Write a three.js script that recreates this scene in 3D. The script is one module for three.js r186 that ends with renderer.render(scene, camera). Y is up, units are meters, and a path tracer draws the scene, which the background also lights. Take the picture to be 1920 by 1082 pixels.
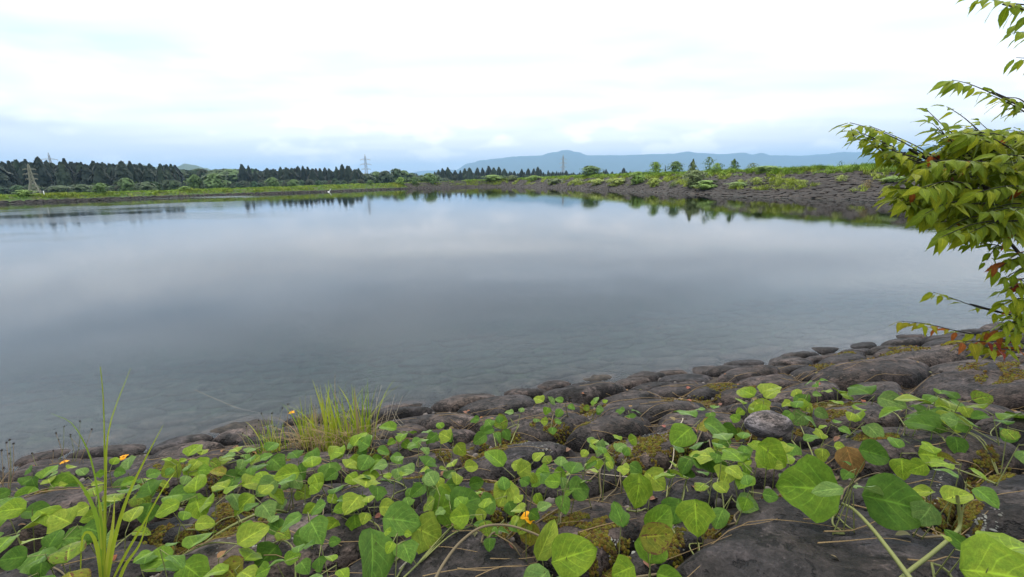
import * as THREE from 'three';
import { ImprovedNoise } from 'three/addons/math/ImprovedNoise.js';
import { mergeGeometries } from 'three/addons/utils/BufferGeometryUtils.js';

// ---------------------------------------------------------------- camera, sky, sun, exposure
const scene = new THREE.Scene();
const CAM_H = 2.1, PITCH = THREE.MathUtils.degToRad(13.2), ROLL = THREE.MathUtils.degToRad(1.0), FOCAL = 870;
const V = (x, y, z) => new THREE.Vector3(x, y, z);
const camF = V(0, -Math.sin(PITCH), -Math.cos(PITCH));
const camU = V(Math.sin(ROLL), Math.cos(ROLL) * Math.cos(PITCH), -Math.cos(ROLL) * Math.sin(PITCH));
const camR = new THREE.Vector3().crossVectors(camF, camU);
const camera = new THREE.PerspectiveCamera(2 * Math.atan(541 / FOCAL) * 180 / Math.PI, 1920 / 1082, 0.05, 30000);
camera.position.set(0, CAM_H, 0);
camera.up.copy(camU);
camera.lookAt(camF.clone().add(camera.position));
const renderer = new THREE.WebGLRenderer({ antialias: true });
renderer.toneMapping = THREE.LinearToneMapping;
renderer.toneMappingExposure = 1.38;
renderer.shadowMap.enabled = true;

const noiseGen = new ImprovedNoise();
const N3 = (x, y, z) => noiseGen.noise(x, y, z);
const fbm3 = (x, y, z, o = 4) => { let s = 0, a = 0.5; for (let i = 0; i < o; i++) { s += a * N3(x, y, z); x = x * 2.03 + 17.1; y = y * 2.03 + 5.3; z = z * 2.03 + 9.7; a *= 0.5; } return s; };
const sstep = THREE.MathUtils.smoothstep, clamp = THREE.MathUtils.clamp, lerp = THREE.MathUtils.lerp;
function rngOf(seed) { let s = seed >>> 0; return () => { s = (s + 0x6d2b79f5) | 0; let t = Math.imul(s ^ (s >>> 15), 1 | s); t = (t + Math.imul(t ^ (t >>> 7), 61 | t)) ^ t; return ((t ^ (t >>> 14)) >>> 0) / 4294967296; }; }

const sunDir = V(-0.15, 0.86, -0.48).normalize();
{ // overcast sky, brighter towards the zenith and softly round the hidden sun, with streaks and puffs of cloud
  const W = 2048, H = 1024, data = new Float32Array(W * H * 4);
  // azimuth, elevation, spread in azimuth and elevation (degrees), strength
  const gaps = [[-44, 11, 17, 4, 0.36], [-29, 11.2, 13, 2.2, 0.34], [-47, 6, 10, 3, 0.24], [-52, 4, 9, 2, 0.18], [-20, 6.6, 18, 1.0, 0.12], [-4, 5.6, 20, 0.8, 0.15], [14, 7.2, 12, 0.6, 0.18], [0, 12.2, 9, 0.8, 0.12], [38, 14.6, 7, 0.8, 0.16], [45, 11, 9, 2.2, 0.16], [36, 8.2, 9, 1.0, 0.12], [-75, 9, 20, 5, 0.2], [70, 8, 20, 5, 0.2], [10, 26, 20, 4, 0.2], [-25, 28, 16, 5, 0.22], [40, 24, 16, 4, 0.2], [-8, 18.5, 15, 1.6, 0.16], [22, 19.5, 12, 1.5, 0.16]];
  for (let r = 0; r < H; r++) {
    const el = ((r + 0.5) / H - 0.5) * Math.PI, y = Math.sin(el), ce = Math.cos(el), deg = el * 180 / Math.PI;
    for (let c = 0; c < W; c++) {
      const az = ((c + 0.5) / W - 0.5) * 2 * Math.PI, x = Math.cos(az) * ce, z = Math.sin(az) * ce;
      let L = 0.8, blue = 0.01;
      if (y > 0) {
        blue -= 0.05 * (1 - sstep(deg, 2, 10));                               // pale warm white low over the horizon
        const k = 1 / (y + 0.055), px = x * k, pz = z * k;
        const wob = 0.5 * N3(px * 0.7, pz * 0.7, 3.1);
        const streak = fbm3(px * 0.55 + wob, pz * 1.15, 1.7, 5);           // long streaks of the layer
        const broad = fbm3(px * 0.24 + 4.1, pz * 0.3 + 1.3, 7.7, 4);
        const cosSun = x * sunDir.x + y * sunDir.y + z * sunDir.z;
        L = lerp(0.90, 1.08, sstep(deg, 1, 7)) + 0.62 * Math.pow(y, 1.7) + 0.18 * Math.pow(Math.max(0, cosSun), 8) * sstep(deg, 6, 20);
        L += (streak * lerp(0.34, 0.55, sstep(deg, 5, 10)) + broad * 0.24 + 0.06) * sstep(deg, 0.5, 7) * (0.75 + 0.5 * y);
        const thin = sstep(-streak * 0.6 - broad * 1.0, 0.03, 0.32);        // thinner places let bluish light through
        blue += 0.03 * thin + 0.085 * sstep(deg, 7, 13) * (1 - sstep(deg, 30, 60));
        // grey-blue gaps between the brighter cloud sheets
        if (deg < 40 && z < 0.2) {
          const ad = Math.atan2(x, -z) * 57.296, rag = 0.55 + 1.5 * fbm3(x * 5, deg * 0.35, z * 5, 4) + 0.8 * streak; let g = 0;
          for (const [a0, e0, ra, re, am] of gaps) { const u = (ad - a0) / ra, w = (deg - e0) / re; g += am * Math.exp(-u * u - w * w); }
          const gg = clamp(g * clamp(rag, 0, 1.6), 0, 0.4); L -= gg * 0.6; blue += gg * 0.1;
        }
        // low cumulus bank near the horizon
        const puff = fbm3(x * 9, deg * 0.42, z * 9, 5);
        const low = sstep(deg, 0.3, 1.5) * (1 - sstep(deg, 4.0, 9));
        L += low * (0.2 * sstep(puff, 0.02, 0.26) - 0.03);
        blue += low * (0.02 - 0.05 * sstep(puff, 0.02, 0.26));
        blue *= 1 - 0.6 * sstep(y, 0.3, 1);
      }
      L = Math.max(0.5, L);
      const i = (r * W + c) * 4;
      data[i] = L * (1 - blue * 1.15); data[i + 1] = L * (1 - blue * 0.25); data[i + 2] = L * (1 + blue * 0.75); data[i + 3] = 1;
    }
  }
  const sky = new THREE.DataTexture(data, W, H, THREE.RGBAFormat, THREE.FloatType);
  sky.mapping = THREE.EquirectangularReflectionMapping;
  sky.magFilter = sky.minFilter = THREE.LinearFilter;
  sky.needsUpdate = true;
  scene.background = sky;
  scene.environment = sky;
}
const sun = new THREE.DirectionalLight(0xfff0d6, 1.5);
sun.position.copy(sunDir).multiplyScalar(60);
sun.castShadow = true; sun.shadow.radius = 34; sun.shadow.mapSize.set(2048, 2048);
Object.assign(sun.shadow.camera, { left: -40, right: 40, top: 40, bottom: -40, near: 1, far: 200 });
scene.add(sun);
scene.fog = new THREE.FogExp2(new THREE.Color().setRGB(0.38, 0.66, 1.0), 0.00012);

// ---------------------------------------------------------------- helpers
const used = new Map();
function numbered(n) { const k = used.get(n) ?? 0; used.set(n, k + 1); return k ? `${n}_${String(k).padStart(3, '0')}` : n; }
function tag(o, label, category, group, kind) { o.userData.label = label; if (category) o.userData.category = category; if (group) o.userData.group = group; if (kind) o.userData.kind = kind; return o; }
function base(name, pos, label, category, group, kind) { const o = new THREE.Group(); o.name = numbered(name); if (pos) o.position.copy(pos); scene.add(o); return tag(o, label, category, group, kind); }
function part(name, geo, mat, parent) { const m = new THREE.Mesh(geo, mat); m.name = name; parent.add(m); return m; }
// pixel of the 1920 x 1082 photograph -> viewing ray; used to read off where things stand
function ray(px, py) { return camF.clone().addScaledVector(camR, (px - 960) / FOCAL).addScaledVector(camU, -(py - 541) / FOCAL); }
function atDepth(px, py, t) { return ray(px, py).multiplyScalar(t).add(camera.position); }
function geoFrom(pos, idx, uv, col) {
  const g = new THREE.BufferGeometry();
  g.setAttribute('position', new THREE.Float32BufferAttribute(pos, 3));
  g.setAttribute('uv', new THREE.Float32BufferAttribute(uv ?? new Float32Array(pos.length / 3 * 2), 2));
  if (col) g.setAttribute('color', new THREE.Float32BufferAttribute(col, 3));
  g.setIndex(idx); g.computeVertexNormals();
  return g;
}
function tube(points, r0, r1, seg = 12, rad = 6) {      // tapered tube through points
  const curve = new THREE.CatmullRomCurve3(points), g = new THREE.TubeGeometry(curve, seg, 1, rad, false), p = g.attributes.position;
  for (let i = 0; i <= seg; i++) {
    const c = curve.getPointAt(i / seg), r = lerp(r0, r1, i / seg);
    for (let j = 0; j <= rad; j++) { const k = i * (rad + 1) + j; p.setXYZ(k, c.x + (p.getX(k) - c.x) * r, c.y + (p.getY(k) - c.y) * r, c.z + (p.getZ(k) - c.z) * r); }
  }
  return g;
}
function frameMatrix(pos, dir, up, s) {                  // +z along dir, +y near up
  const z = dir.clone().normalize(), x = new THREE.Vector3().crossVectors(up, z);
  if (x.lengthSq() < 1e-6) x.set(1, 0, 0).cross(z);
  x.normalize(); const y = new THREE.Vector3().crossVectors(z, x);
  const m = new THREE.Matrix4().makeBasis(x, y, z);
  m.scale(typeof s === 'number' ? V(s, s, s) : s); m.setPosition(pos);
  return m;
}
function setMatrix(o, m) { m.decompose(o.position, o.quaternion, o.scale); return o; }

// tileable value noise for textures
function tileNoise(size, period, octaves, seed, gain = 0.5) {
  const out = new Float32Array(size * size), hash = (x, y, s) => { let h = Math.imul(x, 374761393) + Math.imul(y, 668265263) + Math.imul(s, 2147483647 ^ 0x5bd1e995); h = Math.imul(h ^ (h >>> 13), 1274126177); return ((h ^ (h >>> 16)) >>> 0) / 4294967296; };
  let amp = 1, tot = 0, per = period;
  for (let o = 0; o < octaves; o++) {
    for (let j = 0; j < size; j++) {
      const fy = j / size * per, y0 = Math.floor(fy), ty = fy - y0, sy = ty * ty * (3 - 2 * ty), y1 = (y0 + 1) % per;
      for (let i = 0; i < size; i++) {
        const fx = i / size * per, x0 = Math.floor(fx), tx = fx - x0, sx = tx * tx * (3 - 2 * tx), x1 = (x0 + 1) % per, s = seed + o * 31;
        out[j * size + i] += amp * lerp(lerp(hash(x0, y0, s), hash(x1, y0, s), sx), lerp(hash(x0, y1, s), hash(x1, y1, s), sx), sy);
      }
    }
    tot += amp; amp *= gain; per *= 2;
  }
  for (let i = 0; i < out.length; i++) out[i] /= tot;
  return out;
}
function texture(size, fn, srgb = true, repeat = 1, h = size) {
  const d = new Uint8Array(size * h * 4);
  for (let j = 0; j < h; j++) for (let i = 0; i < size; i++) { const k = (j * size + i) * 4, c = fn(i, j); d[k] = clamp(c[0], 0, 1) * 255; d[k + 1] = clamp(c[1], 0, 1) * 255; d[k + 2] = clamp(c[2], 0, 1) * 255; d[k + 3] = 255; }
  const t = new THREE.DataTexture(d, size, h); t.wrapS = t.wrapT = THREE.RepeatWrapping; t.magFilter = t.minFilter = THREE.LinearFilter; t.colorSpace = srgb ? THREE.SRGBColorSpace : THREE.NoColorSpace;
  t.repeat.set(repeat, repeat); t.needsUpdate = true; return t;
}
const rgb = (r, g, b) => new THREE.Color().setRGB(r, g, b);

// ---------------------------------------------------------------- textures and materials
const nA = tileNoise(1024, 6, 7, 11, 0.55), nB = tileNoise(1024, 24, 5, 57, 0.6), nC = tileNoise(1024, 90, 3, 91, 0.6), nD = tileNoise(1024, 3, 4, 133, 0.5);
const stoneMap = texture(1024, (i, j) => {
  const k = j * 1024 + i, st = nB[((j * 3) % 1024) * 1024 + i];
  let v = 0.36 + (nA[k] - 0.5) * 0.75 + (nB[k] - 0.5) * 0.34 + (nC[k] - 0.5) * 0.3 + (st - 0.5) * 0.22; v = Math.max(0.1, v); { const rd = Math.abs(nA[(k * 1 + 300) % 1048576] - 0.5) + 0.25 * Math.abs(nB[k] - 0.5); v *= 1 - 0.5 * (1 - sstep(rd, 0.012, 0.05)); }
  const warm = (nD[k] - 0.5) * 0.16;
  const lich = sstep(nB[k] * 0.55 + nC[k] * 0.45, 0.66, 0.74) * sstep(nA[(k + 5000) % 1048576], 0.48, 0.58);     // crusty pale lichen flecks
  v = lerp(v, 0.72, lich * 0.75);
  return [v * (1.0 + warm), v * (0.95 + warm * 0.3), v * (0.985 - warm * 0.6)];
}, true, 1.15);
const stoneBump = texture(1024, (i, j) => { const k = j * 1024 + i, rd = Math.abs(nA[(k + 300) % 1048576] - 0.5) + 0.25 * Math.abs(nB[k] - 0.5), v = -0.22 * (1 - sstep(rd, 0.012, 0.05)) + nA[k] * 0.55 + nB[k] * 0.3 + nC[k] * 0.25 + 0.1; return [v, v, v]; }, false, 1.15);
const soilMap = texture(512, (i, j) => { const k = j * 2048 + i * 2, v = 0.3 + (nB[k] - 0.5) * 0.5 + (nC[k] - 0.5) * 0.45; return [v * 1.1, v * 0.98, v * 0.8]; }, true, 0.8);
const grassGroundMap = texture(512, (i, j) => { const k = j * 2048 + i * 2, v = 0.42 + (nB[k] - 0.5) * 0.5 + (nC[k] - 0.5) * 0.3, w = sstep(nD[k], 0.4, 0.62); return [v * lerp(0.75, 1.0, w), v * 1.0, v * 0.35]; }, true, 0.25);
const mossMap = texture(512, (i, j) => { const k = j * 2048 + i * 2, v = 0.55 + (nC[k] - 0.5) * 0.7 + (nB[k] - 0.5) * 0.4; return [v * 1.05, v, v * 0.5]; }, true, 3);
const barkMap = texture(256, (i, j) => { const k = j * 4096 + i * 4, v = 0.45 + (nB[k] - 0.5) * 0.7; return [v, v * 0.93, v * 0.85]; }, true, 2);
function leafTexture(sizeV, nSide, curve, blotch, spots = 0) {        // u across, v from base to tip; veins a little lighter
  const S = 256;
  return texture(S, (i, j) => {
    const u = (i + 0.5) / S * 2 - 1, v = (j + 0.5) / S, a = Math.abs(u);
    const rib = Math.exp(-Math.pow(a / 0.035, 2));
    const t = (v - a * curve) * nSide, fr = Math.abs(t - Math.round(t)) / nSide;
    const side = Math.exp(-Math.pow(fr / 0.010, 2)) * sstep(a, 0.0, 0.08) * (1 - sstep(a, 0.55, 0.95)) * (v - a * curve > 0.02 ? 1 : 0);
    const k = (j * 4 % 1024) * 1024 + (i * 4 % 1024), m = (nB[k] - 0.5) * 0.16 + (nC[k] - 0.5) * 0.12 + (nA[k] - 0.5) * blotch;
    const q = 0.74 + m * 1.3 + rib * 0.22 + side * 0.15;
    const br = spots ? Math.max(sstep(nA[(k + 77777) % 1048576], 0.62, 0.66), sstep(a + 0.5 * (nB[k] - 0.5), 0.86, 0.95)) * spots : 0;   // browned blotches and withered rims
    return [lerp(q * (1 + (nA[k] - 0.5) * blotch * 1.3), 0.62, br), lerp(q, 0.4, br), lerp(q * 0.95, 0.8, br)];
  }, true);
}
const vineLeafMap = leafTexture(256, 6, 0.42, 0.14), vineSpotMap = leafTexture(256, 6, 0.42, 0.2, 0.85), treeLeafMap = leafTexture(256, 9, 0.3, 0.12);
const leafMat = (r, g, b, map, o = {}) => new THREE.MeshPhysicalMaterial({ color: rgb(r, g, b), map, roughness: 0.78, transmission: 0.44, thickness: 0, ior: 1.4, specularIntensity: 0.35, side: THREE.DoubleSide, ...o });
const std = (r, g, b, o = {}) => new THREE.MeshStandardMaterial({ color: rgb(r, g, b), roughness: 0.9, side: THREE.DoubleSide, ...o });
const M = {
  stone: [[0.31, 0.285, 0.265], [0.22, 0.212, 0.212], [0.40, 0.36, 0.325], [0.26, 0.255, 0.255], [0.47, 0.42, 0.375], [0.185, 0.182, 0.186], [0.35, 0.30, 0.27]].map(([r, g, b]) => new THREE.MeshPhysicalMaterial({ color: rgb(r * 0.8, g * 0.755, b * 0.68), map: stoneMap, bumpMap: stoneBump, bumpScale: 0.022, roughness: 0.7, specularIntensity: 0.5, side: THREE.DoubleSide })),
  bedStone: [[0.25, 0.215, 0.15], [0.23, 0.205, 0.15], [0.28, 0.225, 0.155]].map(([r, g, b]) => std(r, g, b, { map: stoneMap, bumpMap: stoneBump, bumpScale: 0.01, roughness: 0.85 })),
  farStone: [[0.205, 0.183, 0.145], [0.12, 0.108, 0.088], [0.31, 0.27, 0.21]].map(([r, g, b]) => std(r, g, b, { map: stoneMap, roughness: 0.85 })),
  paleStone: std(0.8, 0.77, 0.72, { map: stoneMap, bumpMap: stoneBump, bumpScale: 0.006 }),
  soil: std(0.2, 0.17, 0.14, { map: soilMap, bumpMap: soilMap, bumpScale: 0.02 }),
  mud: std(0.34, 0.38, 0.33, { map: soilMap }),
  grassGround: std(0.34, 0.42, 0.22, { map: grassGroundMap }),
  moss: std(0.26, 0.215, 0.026, { map: mossMap, roughness: 1 }),
  lichen: std(0.17, 0.17, 0.15, { roughness: 1 }),
  vine: [[0.235, 0.43, 0.034], [0.195, 0.385, 0.055], [0.32, 0.50, 0.035], [0.125, 0.275, 0.027], [0.41, 0.55, 0.06], [0.265, 0.44, 0.11]].map(([r, g, b]) => leafMat(r, g, b, vineLeafMap)),
  vineSpot: leafMat(0.29, 0.43, 0.04, vineSpotMap), vineYellow: leafMat(0.40, 0.40, 0.05, vineSpotMap), vineBrown: leafMat(0.42, 0.24, 0.08, vineLeafMap),
  vineStem: std(0.15, 0.165, 0.045, { roughness: 0.7 }), vineWood: std(0.13, 0.10, 0.055), dryStem: std(0.36, 0.31, 0.23), strawStem: std(0.22, 0.15, 0.07),
  tree: [[0.42, 0.52, 0.018], [0.33, 0.45, 0.02], [0.54, 0.60, 0.022], [0.29, 0.40, 0.018]].map(([r, g, b]) => leafMat(r, g, b, treeLeafMap, { transmission: 0.55 })),
  treeYellow: leafMat(0.46, 0.42, 0.025, treeLeafMap), treeOrange: leafMat(0.55, 0.16, 0.03, treeLeafMap), treeRed: leafMat(0.45, 0.06, 0.03, treeLeafMap),
  bark: std(0.12, 0.095, 0.08, { map: barkMap, bumpMap: barkMap, bumpScale: 0.006 }),
  blade: [[0.36, 0.44, 0.03], [0.24, 0.37, 0.03], [0.44, 0.48, 0.05], [0.18, 0.30, 0.03]].map(([r, g, b]) => leafMat(r, g, b, null, { roughness: 0.6 })),
  bladeDry: leafMat(0.33, 0.25, 0.13, null), seed: std(0.03, 0.022, 0.018),
  petal: leafMat(0.85, 0.42, 0.01, null), petalOrange: leafMat(0.75, 0.16, 0.03, null), flowerHeart: std(0.35, 0.14, 0.02),
  steel: std(0.34, 0.35, 0.36, { roughness: 0.55, metalness: 0.3 }), oldSteel: std(0.24, 0.23, 0.17, { roughness: 0.7 }), white: std(0.8, 0.8, 0.78, { roughness: 0.5 }),
};

// ---------------------------------------------------------------- the pond's outline and the shape of the land
const LINE0 = V(0, 0, -4.155), LU = V(0.9665, 0, -0.2568).normalize(), LN = V(0.2568, 0, 0.9665).normalize();     // near shore: along, and away from the water
const line = (x) => [x, -4.155 - 0.2657 * x];
const outline = [line(-88), line(-60), line(-40), line(-25), line(-15), line(-8), line(-4), line(0), line(4), line(8), line(12), line(18), line(24),
  [29, -13.5], [31.3, -18], [31, -24], [30, -29.3], [29.5, -35], [28.5, -39.5], [26.6, -44.5], [24.6, -50], [22.4, -58], [19.8, -73], [15.2, -96], [8.2, -122], [2.5, -139],
  [-6, -148], [-19, -147], [-33, -134], [-44, -113], [-54, -96], [-62, -82], [-68.5, -70], [-74, -58], [-83, -35], [-92, -5], [-98, 16], [-97, 22]];
const loop = new THREE.CatmullRomCurve3(outline.map(([x, z]) => V(x, 0, z)), true, 'catmullrom', 0.5);
const SHORE = [];
for (let i = 0; i < 1400; i++) { const t = i / 1400, p = loop.getPoint(t), d = loop.getTangent(t).setY(0).normalize(); SHORE.push({ p, d, n: V(-d.z, 0, d.x), t: t * outline.length }); }
{ let area = 0; for (let i = 0; i < 1400; i++) { const a = SHORE[i].p, b = SHORE[(i + 1) % 1400].p; area += a.x * b.z - b.x * a.z; } if (area > 0) for (const s of SHORE) s.n.negate(); }
// crest height of the bank along the outline (t counts outline points)
const crestStops = [[0, 2.0], [12, 2.1], [15, 2.3], [18, 2.55], [22, 2.5], [24, 2.5], [25.5, 2.3], [27.5, 1.6], [29.5, 1.2], [33, 0.9], [37, 1.4], [38, 2.0]];
function crestOf(t) { for (let i = 1; i < crestStops.length; i++) if (t <= crestStops[i][0]) { const [a, x] = crestStops[i - 1], [b, y] = crestStops[i]; return lerp(x, y, (t - a) / (b - a)); } return 2.0; }
const SLOPE = 0.3, CREST_W = 4, PLAIN = -0.4;
function profile(d, crest) {
  if (d < 0) return Math.max(-2.4, SLOPE * d);
  const w = crest / SLOPE;
  if (d < w) return SLOPE * d;
  if (d < w + CREST_W) return crest;
  return Math.max(PLAIN, crest - (d - w - CREST_W) * 0.4);
}
function shoreAt(x, z) { let best = 1e9, bi = 0; for (let i = 0; i < 1400; i++) { const q = SHORE[i].p, e = (q.x - x) ** 2 + (q.z - z) ** 2; if (e < best) { best = e; bi = i; } } const s = SHORE[bi], d = (x - s.p.x) * s.n.x + (z - s.p.z) * s.n.z; return { s, d: Math.sign(d) * Math.sqrt(best) }; }
function landAt(x, z) { const { s, d } = shoreAt(x, z); return profile(d, crestOf(s.t)); }
// where the line of sight through column px crosses the far bank d metres behind its waterline
function bankPoint(px, d) {
  const r = ray(px, 345).setY(0).normalize();
  for (let t = 20; t < 260; t += 0.25) { const x = r.x * t, z = r.z * t, q = shoreAt(x, z); if (q.d >= d) return V(x, profile(d, crestOf(q.s.t)), z); }
  return V(r.x * 150, 1, r.z * 150);
}
function bankHit(px, py) {                                  // where the line of sight through a pixel meets the land
  const r = ray(px, py); for (let t = 20; t < 260; t += 0.2) { const x = r.x * t, z = r.z * t, y = CAM_H + r.y * t, h = landAt(x, z); if (y <= h) return V(x, h, z); } return bankPoint(px, 4);
}
const depthOf = (p) => p.clone().sub(camera.position).dot(camF);
function strip(i0, i1, ds, mat, name, wobble = 0) {           // a sheet that follows the outline from sample i0 to i1 at the offsets ds
  const pos = [], uv = [], idx = [], n = i1 - i0 + 1;
  let run = 0;
  for (let a = 0; a < n; a++) {
    const s = SHORE[(i0 + a) % 1400], prev = SHORE[(i0 + a + 1399) % 1400];
    if (a) run += s.p.distanceTo(prev.p);
    for (const f of ds) {
      const c = crestOf(s.t), d = typeof f === 'function' ? f(c) : f, x = s.p.x + s.n.x * d, z = s.p.z + s.n.z * d;
      pos.push(x, profile(d, c) + wobble * N3(x * 0.8, 4.2, z * 0.8), z); uv.push(run, d);
    }
  }
  const m = ds.length;
  for (let a = 0; a < n - 1; a++) for (let b = 0; b < m - 1; b++) { const k = a * m + b; idx.push(k, k + 1, k + m, k + 1, k + m + 1, k + m); }
  const g = geoFrom(pos, idx, uv);
  if (g.attributes.normal.getY(0) < 0) { for (let i = 0; i < idx.length; i += 3) { const q = idx[i]; idx[i] = idx[i + 1]; idx[i + 1] = q; } g.setIndex(idx); g.computeVertexNormals(); }
  const o = new THREE.Mesh(g, mat); o.name = name; return o;
}
const iOf = (t) => Math.round(t / outline.length * 1400);
const upTo = (f) => (c) => f * c / SLOPE, beyond = (e) => (c) => c / SLOPE + e;
const bankSteps = [-0.6, 0, upTo(0.12), upTo(0.25), upTo(0.4), upTo(0.55), upTo(0.7), upTo(0.85), upTo(1), beyond(CREST_W)];

const nearBank = base('stone_bank', null, 'near bank of large rounded dark stones sloping down into the water', 'stone bank', null, 'structure');
const rightBank = base('stone_bank', null, 'long stone bank with shrubs and yellow grass on the far right side of the pond', 'stone bank', null, 'structure');
const leftBank = base('grass_bank', null, 'low grassy bank with a dark stony foot along the far left shore', 'grass bank', null, 'structure');
const I1 = iOf(13), I2 = iOf(26.6), I3 = iOf(37);
{ const o = strip(0, I1, bankSteps, M.soil, 'soil'); nearBank.add(o); }
rightBank.add(strip(I1, I2, bankSteps, M.soil, 'soil', 0.05));
leftBank.add(strip(I2, I3, bankSteps, M.grassGround, 'turf', 0.06));
nearBank.add(strip(I3, 1400, bankSteps, M.soil, 'soil'));
{ // bed of the pond
  const bed = strip(0, 1400, [-9, -8, -6, -4, -2, -1, 0.05].map((d) => d), M.mud, 'pond_bed');
  const flat = new THREE.PlaneGeometry(260, 260); flat.rotateX(-Math.PI / 2); flat.translate(-30, -2.41, -60); { const q = flat.attributes.uv; for (let i = 0; i < q.count; i++) q.setXY(i, q.getX(i) * 260, q.getY(i) * 260); }
  const g = bed.geometry; const merged = mergeGeometries([g.toNonIndexed(), flat.toNonIndexed()]);
  bed.geometry = merged; scene.add(tag(bed, 'muddy stone-strewn bed of the pond seen through the shallows', 'pond bed', null, 'structure'));
}
{ // land beyond the banks, out to the horizon
  const pos = [], uv = [], idx = [], rings = [0, 3, 6, 10, 20, 45], far = [150, 400, 1000, 3000, 12000], m = rings.length + far.length, cx = -30, cz = -60;
  for (let i = 0; i <= 350; i++) {
    const s = SHORE[(i * 4) % 1400], c = crestOf(s.t), w = c / SLOPE + CREST_W;
    for (const e of rings) { const d = w - 0.02 + e, x = s.p.x + s.n.x * d, z = s.p.z + s.n.z * d; pos.push(x, profile(d, c) - 0.004, z); uv.push(x, z); }
    const dx = s.p.x + s.n.x * (w + 45) - cx, dz = s.p.z + s.n.z * (w + 45) - cz, l = Math.hypot(dx, dz);
    for (const e of far) { const x = cx + dx * (1 + e / l), z = cz + dz * (1 + e / l); pos.push(x, PLAIN - 0.004, z); uv.push(x, z); }
  }
  for (let a = 0; a < 350; a++) for (let b = 0; b < m - 1; b++) { const k = a * m + b; idx.push(k, k + 1, k + m, k + 1, k + m + 1, k + m); }
  let g = geoFrom(pos, idx, uv);
  if (g.attributes.normal.getY(4) < 0) { idx.reverse(); g = geoFrom(pos, idx, uv); }
  const o = new THREE.Mesh(g, M.grassGround); o.name = 'ground'; scene.add(tag(o, 'green flat land beyond the banks reaching to the horizon', 'ground', null, 'structure'));
}
{ // water
  const sh = new THREE.Shape(SHORE.filter((_, i) => i % 4 === 0).map((s) => new THREE.Vector2(s.p.x + s.n.x * 1.5, -(s.p.z + s.n.z * 1.5))));
  const g = new THREE.ExtrudeGeometry(sh, { depth: 3.5, bevelEnabled: false, steps: 1 });
  g.rotateX(-Math.PI / 2); g.translate(0, -3.5, 0);
  const S = 1024, wb = texture(512, (i, j) => { const k = j * 2048 + i * 2, v = nD[k] * 0.35 + nA[k] * 0.4 + nB[k] * 0.25; return [v, v, v]; }, false, 0.22);
  // roughness: 160 m square from (-110, -155) to (50, 5); small wind ripples on the left part, with calmer lanes
  const wr = texture(S, (i, j) => {
    const x = -110 + (i + 0.5) / S * 160, z = -5 - (j + 0.5) / S * 160 + 10 - 0, k = j * S + i;
    const az = Math.atan2(x, Math.max(1, -z)) * 180 / Math.PI, dist = Math.hypot(x, z);
    const side = sstep(-az + (nD[k] - 0.5) * 10, 27, 42);
    const lane = sstep(N3(dist * 0.09 + az * 0.05, 2.2, az * 0.02) + 0.35 * N3(dist * 0.3, 8.8, az * 0.12), -0.1, 0.25);
    const rim = sstep(dist, 50, 85) * (1 - sstep(az + (nD[k] - 0.5) * 8, -36, -29));
    const v = 0.014 + 0.10 * side * (0.35 + 0.65 * lane) + 0.17 * rim * lane + 0.012 * nB[k];
    return [v, v, v];
  }, false);
  wr.wrapS = wr.wrapT = THREE.ClampToEdgeWrapping;
  wr.repeat.set(1 / 160, 1 / 160); wr.offset.set(110 / 160, -5 / 160 + 0);
  const mat = new THREE.MeshPhysicalMaterial({ color: 0xffffff, transmission: 1, thickness: 2, ior: 1.29, roughness: 1.0, roughnessMap: wr, bumpMap: wb, bumpScale: 0.0035, attenuationColor: rgb(0.26, 0.60, 0.62), attenuationDistance: 0.85 });
  const o = new THREE.Mesh(g, mat); o.name = 'water'; scene.add(tag(o, 'still pond water mirroring the cloudy sky', 'water', null, 'structure'));
}

// ---------------------------------------------------------------- stones of the near bank
const toWorld = (u, d, h = 0) => V(LINE0.x + LU.x * u + LN.x * d, SLOPE * d + h, LINE0.z + LU.z * u + LN.z * d);
const toBank = (p) => { const q = p.clone().sub(LINE0); return [q.dot(LU), q.dot(LN)]; };
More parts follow.
